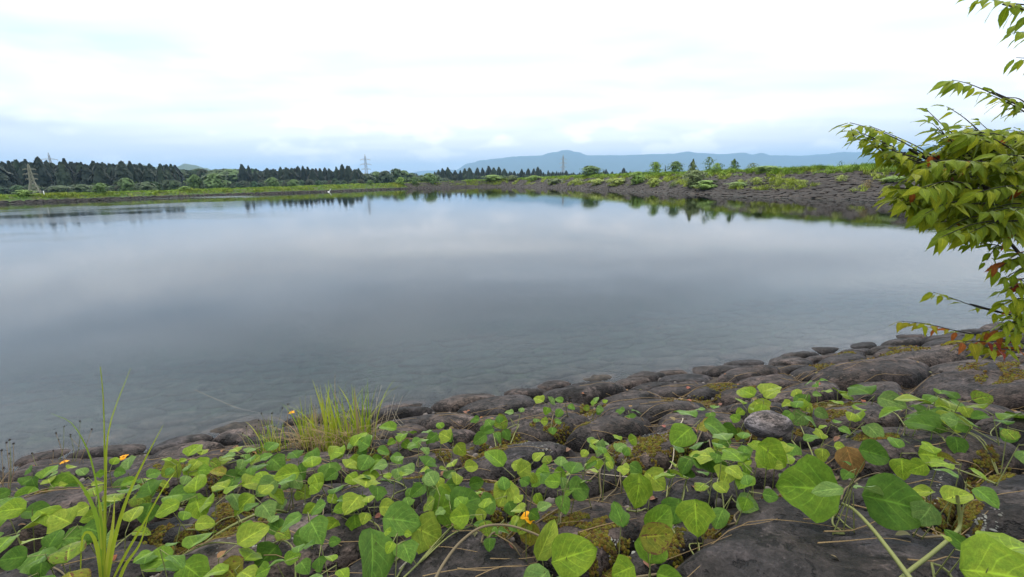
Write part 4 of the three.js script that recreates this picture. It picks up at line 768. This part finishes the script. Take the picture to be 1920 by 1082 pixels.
{
  const R = rngOf(606), tufts = [], rightTufts = [];
  for (let i = I2 - 30; i < I3 - 100; i++) {
    const s = SHORE[i % 1400], nx = SHORE[(i + 1) % 1400], seg = s.p.distanceTo(nx.p), c = crestOf(s.t), w = c / SLOPE;
    for (let k = seg * 60; k >= 1; k--) {
      const dd = 0.75 + Math.pow(R(), 0.8) * (w + 2.6), p = s.p.clone().addScaledVector(s.d, seg * R()).addScaledVector(s.n, dd); p.y = profile(dd, c) - 0.02;
      const patch = N3(p.x * 0.22, 1, p.z * 0.22), h = (0.22 + 0.3 * R()) * (1 + patch * 0.8) * (dd < 1.8 ? 0.5 : 1);
      const y = R(), col = rgb(0.8 + 0.5 * y + patch * 0.4, 0.85 + 0.3 * y, 0.7 + 0.3 * R());
      tufts.push([frameMatrix(p, V(R() - 0.5, 0, R() - 0.5), V(0, 1, 0), V(h * 1.5, h, h * 1.5)), col]);
    }
  }
  for (let i = I1; i < I2; i++) {
    const s = SHORE[i], nx = SHORE[i + 1], seg = s.p.distanceTo(nx.p), c = crestOf(s.t), w = c / SLOPE;
    for (let k = seg * 110; k >= 1; k--) {
      const top = R() < 0.5, dd = top ? w - 1.6 + R() * 3.6 : 1.6 + R() * (w - 1.2), p = s.p.clone().addScaledVector(s.d, seg * R()).addScaledVector(s.n, dd), patch = N3(p.x * 0.3, 3, p.z * 0.3 + dd * 0.25);
      if (!top && patch < 0.1) continue;
      if (top && dd < w - 0.4 && N3(p.x * 0.5, 9, p.z * 0.5) < 0) continue;
      p.y = profile(dd, c); const h = (0.24 + 0.34 * R()) * (1 + patch * 0.7) * (top ? 1.25 : 1), y = R();
      rightTufts.push([frameMatrix(p, V(R() - 0.5, 0, R() - 0.5), V(0, 1, 0), V(h * 1.5, h, h * 1.5)), rgb(0.75 + 0.5 * y + (top ? 0 : 0.25), 0.85 + 0.35 * y, 0.6 + 0.3 * R())]);
    }
  }
  const tg = tuftGeometry(5), gm = std(0.19, 0.29, 0.035);
  scatter('grass', tg, gm, tufts, 'bright green grass covering the far left bank', 'grass');
  scatter('grass', tg, gm, rightTufts, 'yellow-green grass along the top and ledges of the right stone bank', 'grass').name = 'grass_001';
  console.log('tufts', tufts.length, rightTufts.length);
}

// ---------------------------------------------------------------- shrubs on the far banks
function crownGeometry(seed, shape, n, leaf, mixed = 0.5) {        // unit crown: height 1 from y = 0, half width 0.5; many small leaf-clump faces
  const R = rngOf(seed), pos = [], idx = [], nrm = [];
  const lobes = []; for (let i = 0; i < 9; i++) lobes.push([R() * 6.283, R(), 0.7 + 0.5 * R()]);
  const radius = (y, a) => {
    let r = shape === 'cedar' ? 0.5 * Math.pow(1 - y, 0.62) * Math.min(1, 0.7 + y * 3) + 0.02 : shape === 'cone' ? 0.5 * Math.pow(1 - y, 0.75) * Math.min(1, 0.55 + y * 4) : shape === 'tier' ? (y < 0.5 ? 0.5 : 0.3) * Math.sqrt(Math.max(0, 1 - Math.pow((y < 0.5 ? y / 0.5 : (y - 0.5) / 0.5) * 2 - 1, 2))) + 0.06
      : shape === 'spire' ? 0.5 * Math.pow(1 - y, 0.9) * Math.min(1, 0.75 + y * 2) : shape === 'fan' ? 0.5 * (0.3 + 0.7 * Math.sqrt(y)) * Math.sqrt(Math.max(0, 1 - Math.pow(y, 5))) : 0.5 * Math.sqrt(Math.max(0, 1 - Math.pow(y * 2 - 1, 2) * 0.96));
    return r * (0.8 + (shape === 'cedar' ? 0.55 : 0.95) * N3(Math.cos(a) * 1.9 + seed, y * 3.6, Math.sin(a) * 1.9));
  };
  for (let i = 0; i < n; i++) {
    const y = Math.pow(R(), shape === 'cone' || shape === 'spire' ? 1.35 : 0.9), a = R() * 6.283, q = 0.35 + 0.65 * Math.sqrt(R()), r = radius(y, a) * q * (1 + 0.16 * R());
    if (shape === 'sparse' && N3(Math.cos(a) * r * 6 + seed, y * 6, Math.sin(a) * r * 6) < -0.02) continue;
    const c = V(Math.cos(a) * r, y, Math.sin(a) * r), out = V(Math.cos(a), 0.55 + 0.5 * (y - 0.4) + (R() - 0.5), Math.sin(a)).normalize();
    const s = leaf * (0.6 + 0.8 * R()), t1 = V(R() - 0.5, R() - 0.5, R() - 0.5).cross(out).normalize(), t2 = new THREE.Vector3().crossVectors(out, t1);
    const droop = shape === 'cone' || shape === 'spire' ? -0.5 : -0.2, k = pos.length / 3;
    const P = [t1.clone().multiplyScalar(s), t2.clone().multiplyScalar(s * 0.62), t1.clone().multiplyScalar(-s), t2.clone().multiplyScalar(-s * 0.62)];
    P[0].y += droop * s; P[2].y += droop * s * 0.4;
    for (const p of P) { pos.push(c.x + p.x, Math.max(0, c.y + p.y), c.z + p.z); nrm.push(out.x, out.y, out.z); }
    idx.push(k, k + 1, k + 2, k, k + 2, k + 3);
  }
  const g = geoFrom(pos, idx); g.setAttribute('normal', new THREE.Float32BufferAttribute(nrm, 3)); return g;
}
const foliage = (r, g, b) => new THREE.MeshPhysicalMaterial({ color: rgb(r, g, b), roughness: 0.9, transmission: 0.15, thickness: 0, side: THREE.DoubleSide });
const F = { dark: foliage(0.035, 0.06, 0.028), mid: foliage(0.075, 0.14, 0.03), bright: foliage(0.14, 0.235, 0.03), yellow: foliage(0.23, 0.29, 0.035), olive: foliage(0.11, 0.15, 0.045), rust: foliage(0.2, 0.15, 0.05), conifer: [foliage(0.017, 0.031, 0.017), foliage(0.024, 0.042, 0.02), foliage(0.015, 0.027, 0.018)], broad: [foliage(0.03, 0.055, 0.02), foliage(0.042, 0.075, 0.023), foliage(0.085, 0.145, 0.04)] };
let shrubSeed = 100;
function shrub(px, d, yTop, wpx, shape, mat, label, o = {}) {
  const p = o.yb ? bankHit(px, o.yb) : bankPoint(px, d), t = depthOf(p), top = atDepth(px, yTop, t), h = Math.max(0.25, top.y - p.y), w = wpx * 1.18 * t / FOCAL;
  const g = base(o.name ?? 'shrub', p, label, o.cat ?? 'shrub', o.group), R = rngOf(shrubSeed);
  const n = Math.round(clamp(wpx * 26, 240, 1500) * (o.n ?? 1)), c = part('crown', crownGeometry(shrubSeed++, shape, n, (o.leaf ?? 0.06) * (shape === 'sparse' ? 0.8 : 1)), mat, g);
  const lift = o.lift ?? 0.0; c.position.y = h * lift; c.scale.set(w, h * (1 - lift), w); c.rotation.y = R() * 6;
  const st = []; for (let i = 0; i < 4; i++) { const a = R() * 6.283; st.push(tube([V(0, -0.1, 0), V(Math.cos(a) * w * 0.06, h * 0.35, Math.sin(a) * w * 0.06), V(Math.cos(a) * w * 0.22, h * (0.6 + 0.25 * R()), Math.sin(a) * w * 0.22)], Math.max(0.012, h * 0.012), 0.006, 5, 4)); }
  part('stem', mergeGeometries(st), M.bark, g);
  return g;
}
const CREST = 8.6;
shrub(1107, CREST, 311, 34, 'round', F.mid, 'round bushy shrub on the bank top, the leftmost tall one right of the far pylon', { n: 1.3 });
shrub(1228, CREST, 304, 26, 'tier', F.bright, 'shrub with a small upper crown above a wide lower one on the right bank top');
shrub(1246, CREST + 6, 311, 8, 'spire', F.dark, 'tiny dark spire-shaped conifer between two shrubs on the right bank');
shrub(1265, CREST + 1, 303, 26, 'round', F.mid, 'dark green rounded shrub just left of the cone-shaped shrub', { n: 1.2 });
shrub(1297, CREST - 1, 299, 22, 'cone', F.olive, 'cone-shaped shrub, sharpest tip on the right bank', { n: 1.3 });
shrub(1327, CREST + 1, 295, 22, 'sparse', F.mid, 'tall airy sapling with gaps in its crown on the right bank', { lift: 0.15 });
shrub(1343, CREST - 0.5, 306, 22, 'round', F.bright, 'light green round shrub in front of the airy sapling');
shrub(1373, CREST + 1, 298, 24, 'cone', F.mid, 'dark ragged cone-shaped shrub right of the light green round one', { n: 0.8 });
shrub(1408, CREST + 1, 306, 22, 'sparse', F.olive, 'small thin shrub left of the low wide bush on the right bank top');
shrub(1436, CREST - 0.3, 311, 46, 'fan', F.bright, 'low wide grassy bush on the right bank top');
shrub(1508, CREST, 313, 36, 'fan', F.yellow, 'low yellow-green grass bush on the right bank top beside the leaning sapling', { leaf: 0.04 });
shrub(1571, CREST + 0.5, 302, 13, 'sparse', F.mid, 'small leaning dark sapling standing alone on the right bank top', { lift: 0.2 });
shrub(1534, CREST + 0.5, 311, 10, 'sparse', F.mid, 'tiny sapling left of the leaning dark one on the right bank');
shrub(1631, CREST + 0.5, 311, 9, 'sparse', F.olive, 'tiny sapling nearest the big tree on the right bank top');
shrub(1303, 4.6, 319, 46, 'fan', F.olive, 'largest grey-green willow-like bush on the slope of the right bank', { yb: 352, n: 1.4, leaf: 0.04 });
shrub(1325, 4.0, 338, 44, 'fan', F.bright, 'spreading light bush at the right foot of the willow-like bush', { yb: 356 });
shrub(1195, 6.0, 322, 30, 'round', F.bright, 'bright shrub on the slope below the two-tier shrub', { yb: 346 });
shrub(1226, 4.6, 334, 26, 'fan', F.yellow, 'yellowish grass bush alone on the dark stone slope', { yb: 351 });
shrub(1157, 4.6, 334, 44, 'fan', F.yellow, 'long yellow-green bush on the ledge left of the bright slope shrub', { yb: 348, leaf: 0.045 });
shrub(1120, 4.4, 335, 34, 'fan', F.yellow, 'yellow-green bush on the ledge below the leftmost round shrub', { yb: 347, leaf: 0.045 });
shrub(1082, 4.4, 335, 28, 'fan', F.yellow, 'yellow-green bush on the ledge right below the far pylon', { yb: 346, leaf: 0.045 });
shrub(1040, 4.4, 335, 34, 'fan', F.olive, 'olive bush at the far end of the right bank slope', { yb: 345 });
shrub(1418, 4.6, 332, 30, 'fan', F.yellow, 'feathery yellow grass bush in the middle of the right stone slope', { yb: 348, leaf: 0.04 });
shrub(1350, 5.6, 327, 12, 'round', F.yellow, 'small bright yellow shrub on the ledge of the right bank', { yb: 338 });
shrub(1460, 5.6, 331, 18, 'fan', F.yellow, 'thin yellow tuft bush on the stones right of the feathery one', { yb: 345, leaf: 0.035 });
shrub(1505, 5.0, 337, 24, 'fan', F.yellow, 'yellow-green tuft bush low on the stones left of the big tree', { yb: 352, leaf: 0.035 });
shrub(1577, 6.2, 328, 26, 'fan', F.yellow, 'yellow tuft bush high on the stones below the leaning sapling', { yb: 343, leaf: 0.035 });
shrub(1626, 5.2, 337, 20, 'fan', F.rust, 'rust-tinged tuft on the stones nearest the big tree', { yb: 354, leaf: 0.035 });
shrub(1675, 5.8, 330, 40, 'fan', F.bright, 'grassy bush on the stones partly behind the big tree', { yb: 342 });
shrub(1262, 4.6, 340, 20, 'fan', F.olive, 'small olive bush low on the slope left of the willow-like bush', { yb: 352, leaf: 0.04 });
shrub(1385, 4.2, 341, 44, 'fan', F.bright, 'low strip of light bushes along the ledge right of the willow-like bush', { yb: 352, leaf: 0.035 });
shrub(1000, 5.5, 329, 26, 'fan', F.bright, 'low bright bush at the corner where the right bank begins');
shrub(925, 6.5, 328, 36, 'round', F.bright, 'bright bush on the bank top under the middle conifers');
shrub(960, 6.5, 329, 22, 'round', F.olive, 'olive bush on the bank top right of the bright one');
shrub(805, 8, 325, 30, 'round', F.mid, 'dark rounded bush behind the bank at the far end of the pond');
shrub(778, 4.6, 331, 18, 'round', F.mid, 'rounded bush on the far bank with its reflection below', { yb: 342 });
shrub(812, 4.6, 330, 16, 'round', F.mid, 'second rounded bush on the far bank right of the first', { yb: 341 });
shrub(752, 4.4, 332, 18, 'round', F.bright, 'bright low bush on the far bank right of the middle pylon', { yb: 341 });
shrub(694, 4.2, 337, 14, 'round', F.mid, 'small bush at the foot of the middle pylon', { yb: 346 });
shrub(186, 3.6, 343, 28, 'round', F.mid, 'dark bush on the grassy left bank by itself');
shrub(40, 3.4, 356, 30, 'fan', F.bright, 'low bush on the left bank near the left edge');
shrub(345, 4, 349, 20, 'round', F.bright, 'small bush on the crest of the grassy left bank');

// ---------------------------------------------------------------- forests and single trees beyond the banks
const coniferGeos = [1, 2, 3, 4].map((i) => crownGeometry(900 + i, 'cedar', 1500, 0.085)), broadGeos = [1, 2, 3].map((i) => crownGeometry(950 + i, 'round', 900, 0.075));
const trunkGeo = tube([V(0, -0.05, 0), V(0.005, 0.5, 0), V(0, 0.9, 0)], 0.012, 0.004, 5, 6);
const R9 = rngOf(1234);
const protos = [];
function farTree(px, yTop, t, wpx, kind, label, group) {
  if (group && kind === 'conifer') { px += (R9() - 0.5) * 5; yTop += (R9() - 0.35) * (t < 250 ? 6 : 4); }
  const top = atDepth(px, yTop, t), p = V(top.x, PLAIN, top.z), h = top.y - PLAIN, w = wpx * t / FOCAL * (kind === 'conifer' ? 0.95 + 0.75 * R9() : 0.85 + 0.5 * R9());
  const n = kind === 'conifer' ? 4 : 3, v = Math.floor(R9() * n), mats = kind === 'conifer' ? F.conifer : F.broad, m = Math.floor(R9() * 3), key = kind + v + m;
  let o = protos[key];
  if (!o) {
    o = protos[key] = new THREE.Group(); o.name = kind + '_tree'; part('trunk', trunkGeo, M.bark, o);
    const c = part('crown', (kind === 'conifer' ? coniferGeos : broadGeos)[v], mats[m], o); c.position.y = kind === 'conifer' ? 0.02 : 0.08; c.scale.y = kind === 'conifer' ? 0.98 : 0.92;
  }
  const g = o.clone(); g.name = numbered(o.name); g.position.copy(p); g.scale.set(w, h, w); g.rotation.y = R9() * 6.283; scene.add(tag(g, label, 'tree', group)); return g;
}
const leftOwn = { 70: 'tallest pointed conifer between the two left pylon tops', 228: 'left one of the two high conifers where the hill begins to show', 242: 'right one of the two high conifers where the hill begins to show', 315: 'last conifer of the tall left row, beside the wooded hill', 121: 'conifer whose tip stands up just right of the leaning pylon top' };
const midOwn = { 453: 'left one of the pair of pointed conifers standing above the low wood', 468: 'right one of the pair of pointed conifers standing above the low wood', 673: 'last low conifer of the straight row, next to the middle pylon', 640: 'highest conifer at the right end of the straight row' };
const leftRow = 'dark conifer in the row of tall forest trees behind the left bank', midRow = 'dark conifer in the straight forest row left of the middle pylon', rightRow = 'small dark conifer in the distant row left of the far pylon';
for (const [x, y, w] of [[-12, 304, 34], [4, 307, 30], [16, 303, 26], [28, 303, 30], [40, 306, 30], [48, 301, 28], [60, 308, 30], [70, 296, 30], [85, 303, 34], [97, 306, 34], [112, 304, 22], [121, 300, 26], [135, 307, 28], [147, 305, 28], [157, 309, 26], [172, 306, 24], [181, 308, 26], [192, 308, 24], [205, 309, 26], [217, 309, 26], [228, 302, 30], [242, 304, 28], [255, 313, 28], [264, 310, 26], [274, 312, 26], [286, 315, 28], [300, 313, 26], [315, 318, 28]]) farTree(x, y, 190 + 30 * R9(), w, 'conifer', leftOwn[x] ?? leftRow, 'tall conifers behind the left bank');
for (const [x, y, w] of [[453, 311, 20], [468, 312, 20], [500, 318, 18], [513, 316, 18], [523, 315, 18], [535, 315, 18], [545, 314, 18], [557, 313, 18], [566, 313, 18], [577, 315, 18], [587, 315, 18], [600, 316, 18], [610, 314, 18], [619, 316, 18], [630, 312, 18], [640, 311, 20], [650, 310, 20], [656, 312, 18], [664, 317, 16], [673, 324, 12], [490, 321, 18], [480, 322, 18]]) farTree(x, y, 270 + 30 * R9(), w, 'conifer', midOwn[x] ?? midRow, 'conifers left of the middle pylon');
for (const [x, y, w] of [[824, 317, 12], [832, 316, 12], [842, 315, 14], [851, 319, 12], [861, 320, 12], [873, 317, 14], [882, 314, 16], [893, 314, 14], [903, 315, 14], [914, 314, 14], [925, 314, 14], [935, 314, 14], [945, 317, 14], [956, 320, 12], [966, 322, 12], [976, 319, 12], [988, 318, 12], [1000, 316, 12], [1009, 313, 14], [1016, 318, 12], [1026, 319, 10], [1035, 321, 10], [1046, 320, 10], [1064, 321, 10], [1074, 323, 10], [1085, 323, 9], [1130, 321, 9], [1137, 319, 9], [1147, 322, 8], [1172, 317, 12], [1184, 322, 8]]) farTree(x, y, 380 + 40 * R9(), w, 'conifer', rightRow, 'small distant conifers');
for (const [x, y, w, c] of [[340, 319, 46], [372, 317, 46], [405, 319, 40], [430, 318, 44], [330, 322, 40], [440, 322, 40], [480, 322, 40], [705, 322, 34], [722, 321, 34], [742, 317, 34], [757, 320, 32], [772, 325, 28], [688, 326, 30], [790, 329, 26], [815, 328, 24]]) farTree(x, y, 300 + 30 * R9(), w, 'broadleaf', x < 600 ? 'rounded dark tree among the conifers behind the left bank' : 'rounded dark tree in the wood behind the middle pylon', x < 600 ? 'rounded trees behind the left bank' : 'rounded trees behind the middle pylon');
for (const [x, y, w, label] of [[400, 326, 36, 'bright green rounded tree in front of the dark forest, left half'], [362, 328, 26, 'pale green tree just left of the bright rounded tree'], [272, 342, 40, 'low leafy tree in front of the tall conifers'], [510, 333, 24, 'pale bushy tree in front of the straight conifer row'], [550, 337, 24, 'low pale bush under the straight conifer row'], [150, 346, 30, 'low bushy tree in front of the forest right of the left pylon'], [110, 348, 34, 'low bushy tree at the foot of the forest beside the left pylon'], [235, 334, 26, 'small green tree at the edge of the tall conifers']]) { const g = farTree(x, y, 160, w, 'broadleaf', label, null); g.children[1].material = F.broad[y > 341 ? 1 : 2]; }
farTree(1868, 253, 75, 40, 'conifer', 'dark conifer top showing between the leaves at the right edge', null);
farTree(1915, 272, 78, 60, 'conifer', 'wide dark conifer behind the leaves at the very right edge', null);
{ // deep wood behind the first rows, read as one mass
  const R = rngOf(55), con = [], bro = [];
  const add = (list, px, y, t, w) => { const top = atDepth(px, y, t), h = top.y - PLAIN; if (h > 1) list.push([frameMatrix(V(top.x, PLAIN, top.z), V(R() - 0.5, 0, R() - 0.5), V(0, 1, 0), V(w * t / FOCAL, h, w * t / FOCAL)), rgb(0.7 + 0.6 * R(), 0.7 + 0.6 * R(), 0.8 + 0.4 * R())]); };
  for (let x = -60; x < 330; x += 4) { add(con, x, 304 + 12 * R() + x * 0.014, 215 + 30 * R(), 30); if (R() < 0.3) add(bro, x, 347 + 9 * R() - x * 0.03, 170 + 12 * R(), 24); }
  for (let x = 320; x < 680; x += 4) { add(x < 480 ? bro : con, x, 317 + 6 * R(), 310 + 30 * R(), 24); if (R() < 0.4) add(bro, x, 341 + 5 * R() - (x - 320) * 0.02, 240 + 20 * R(), 18); }
  for (let x = 676; x < 840; x += 4) { add(bro, x, 329 + 5 * R() + Math.max(0, x - 780) * 0.06, 330 + 20 * R(), 22); }
  for (let x = 815; x < 1200; x += 4) { add(con, x, 322 + 5 * R(), 430 + 30 * R(), 12); add(bro, x, 328 + 3 * R(), 400, 14); }
  scatter('forest', coniferGeos[0], F.conifer[0], con, 'dark conifer forest massed behind the first row of trees', 'forest');
  scatter('forest', broadGeos[0], F.broad[0], bro, 'dark leafy undergrowth along the foot of the forest', 'forest').name = 'forest_001';
}

// ---------------------------------------------------------------- power pylons
function pylon(px, yTop, t, label, o = {}) {
  const top = atDepth(px, yTop, t), baseY = o.base ?? PLAIN, h = top.y - baseY, g = base('power_pylon', V(top.x, baseY, top.z), label, 'power pylon'), mat = o.mat ?? M.steel;
  g.rotation.y = o.turn ?? 0.3;
  const bw = h * (o.bw ?? 0.1), waist = 0.42, r = o.r ?? h * 0.006;
  const half = (y) => (y < waist ? lerp(bw, bw * 0.34, y / waist) : lerp(bw * 0.34, bw * 0.1, (y - waist) / (1 - waist)));
  const corner = (y, i) => V(half(y) * (i & 1 ? 1 : -1), y * h, half(y) * (i & 2 ? 1 : -1));
  const bar = (a, b, rr = r * 0.6) => { const d = b.clone().sub(a), c = new THREE.CylinderGeometry(rr, rr, d.length(), 5); c.applyQuaternion(new THREE.Quaternion().setFromUnitVectors(V(0, 1, 0), d.clone().normalize())); c.translate((a.x + b.x) / 2, (a.y + b.y) / 2, (a.z + b.z) / 2); return c; };
  for (let i = 0; i < 4; i++) part('leg', mergeGeometries([bar(corner(0, i), corner(waist, i), r), bar(corner(waist, i), corner(0.93, i), r * 0.85), bar(corner(0.93, i), V(0, h, 0), r * 0.7)]), mat, g);
  const br = [], lv = [0, 0.16, 0.3, waist, 0.52, 0.61, 0.7, 0.78, 0.86, 0.93];
  for (let k = 0; k < lv.length - 1; k++) for (const [i, j] of [[0, 1], [1, 3], [3, 2], [2, 0]]) { br.push(bar(corner(lv[k], i), corner(lv[k + 1], j)), bar(corner(lv[k], j), corner(lv[k + 1], i)), bar(corner(lv[k + 1], i), corner(lv[k + 1], j))); }
  part('bracing', mergeGeometries(br), mat, g);
  for (const [y, l] of o.arms ?? [[0.52, 0.14], [0.67, 0.17], [0.82, 0.15]]) {
    const gs = []; for (const s of [-1, 1]) for (const q of [1, 2]) { const tip = V(s * h * l, y * h + h * 0.008, 0); gs.push(bar(corner(y, s > 0 ? (q === 1 ? 1 : 3) : (q === 1 ? 0 : 2)), tip), bar(corner(y + 0.04, s > 0 ? (q === 1 ? 1 : 3) : (q === 1 ? 0 : 2)), tip)); gs.push(bar(tip, tip.clone().add(V(0, -h * 0.035, 0)), r * 0.7)); }
    part('crossarm', mergeGeometries(gs), mat, g);
  }
  return g;
}
pylon(684, 289, 330, 'grey steel power pylon standing clear beside the end of the conifer row', { r: 0.14, bw: 0.125, turn: 0.25 });
pylon(1056, 290, 520, 'faint power pylon in front of the blue mountains', { r: 0.16, bw: 0.11, turn: 0.5 });
pylon(52, 307, 150, 'brownish lattice pylon standing in front of the dark forest at the left edge', { mat: M.oldSteel, r: 0.1, bw: 0.16, turn: 0.6, base: PLAIN });
pylon(90, 286, 260, 'pylon top leaning above the forest near the left edge', { r: 0.13, bw: 0.1, turn: 0.9 });
{ // pale pole leaning out of the water at the far shore
  const p = bankPoint(614, -0.6); p.y = -0.3;
  const g = base('white_pole', p, 'short white pole leaning out of the water at the far left shore', 'pole');
  part('pole', tube([V(0, 0, 0), V(0.3, 0.5, 0), V(0.72, 1.05, 0)], 0.09, 0.05, 6, 8), M.white, g); const s = part('pole_foot', blobGeometry(6), M.white, g); s.scale.set(0.28, 0.16, 0.2); s.position.set(0.05, 0.28, 0);
  const q = bankPoint(78, 3.0); const o = base('marker_post', q, 'tiny white marker post on the grass at the foot of the left pylon', 'marker post'); part('post', new THREE.CylinderGeometry(0.06, 0.07, 0.7, 10).translate(0, 0.35, 0), M.white, o); part('cap', new THREE.ConeGeometry(0.08, 0.08, 10).translate(0, 0.74, 0), M.white, o);
}

// ---------------------------------------------------------------- mountains and hills
function ridge(name, label, stops, dist, depth, mat, seed, footDrop = 30) {
  const cols = 260, rows = 16, pos = [], idx = [], uv = [], x0 = stops[0][0], x1 = stops[stops.length - 1][0];
  for (let i = 0; i <= cols; i++) {
    const px = lerp(x0, x1, i / cols); let py = stops[0][1];
    for (let k = 1; k < stops.length; k++) if (px <= stops[k][0]) { const f = (px - stops[k - 1][0]) / (stops[k][0] - stops[k - 1][0]), e = f * f * (3 - 2 * f); py = lerp(stops[k - 1][1], stops[k][1], e); break; }
    const top = atDepth(px, py, dist), dir = V(top.x, 0, top.z).normalize(), full = V(top.x, 0, top.z).length();
    for (let j = 0; j <= rows; j++) {
      const f = j / rows, far = full - depth * (1 - f) , spur = N3(i * 0.16 + seed, f * 2.5, seed) * 0.5 + N3(i * 0.5 + seed, f * 5, 3) * 0.25;
      const h = f >= 1 ? top.y : (top.y + footDrop) * Math.pow(f, 1.15 + 0.5 * spur) * (1 + 0.22 * spur * (1 - f)) - footDrop;
      pos.push(dir.x * far, h + (f === 1 ? N3(i * 0.9, seed, 1) * top.y * 0.02 : 0), dir.z * far); uv.push(i, j);
    }
    const b = pos.length; pos.push(dir.x * (full + depth * 0.7), -footDrop, dir.z * (full + depth * 0.7)); uv.push(i, rows + 3);
  }
  const m = rows + 2; for (let i = 0; i < cols; i++) for (let j = 0; j < m - 1; j++) { const k = i * m + j; idx.push(k, k + m, k + 1, k + 1, k + m, k + m + 1); }
  const o = new THREE.Mesh(geoFrom(pos, idx, uv), mat); o.name = name; scene.add(tag(o, label, 'mountain', null, 'structure'));
}
const wood = std(0.035, 0.055, 0.03), woodNear = std(0.04, 0.07, 0.03);
ridge('mountain', 'long blue mountain range behind the right bank, its tops touching the cloud', [[820, 345], [850, 320], [880, 306], [905, 300], [935, 297], [970, 293], [1010, 292], [1035, 286], [1062, 281], [1085, 285], [1100, 291], [1160, 291], [1230, 289], [1262, 288], [1290, 284], [1310, 287], [1350, 289], [1395, 286], [1412, 290], [1428, 286], [1445, 291], [1500, 292], [1545, 289], [1580, 285], [1640, 286], [1700, 284], [1800, 280], [1900, 282], [2100, 290], [2300, 320]], 9500, 3000, wood, 3.3);
ridge('mountain_001', 'nearer blue mountain shoulder partly hidden by the big tree at the right', [[1560, 325], [1600, 300], [1640, 286], [1668, 276], [1700, 280], [1760, 272], [1850, 268], [1950, 266], [2150, 290], [2350, 330]], 7200, 2200, wood, 8.1);
ridge('mountain_002', 'faint low mountain at the middle of the horizon under the white cloud', [[700, 340], [760, 324], [800, 320], [840, 318], [880, 320], [930, 340]], 12500, 3000, wood, 5.9);
ridge('hill', 'wooded dark blue hill behind the left forest', [[150, 335], [190, 312], [230, 307], [262, 308], [290, 313], [310, 314], [333, 312], [346, 307], [362, 309], [385, 315], [405, 321], [440, 330], [500, 342]], 2600, 900, woodNear, 2.2, 15);
ridge('hill_001', 'long low hill behind the forest at the left edge', [[-200, 330], [-60, 315], [0, 309], [40, 307], [100, 310], [150, 314], [210, 325], [260, 345]], 3000, 900, woodNear, 6.4, 15);

scene.traverse((o) => { if (o.isMesh) { o.castShadow = true; o.receiveShadow = true; } });
renderer.render(scene, camera);
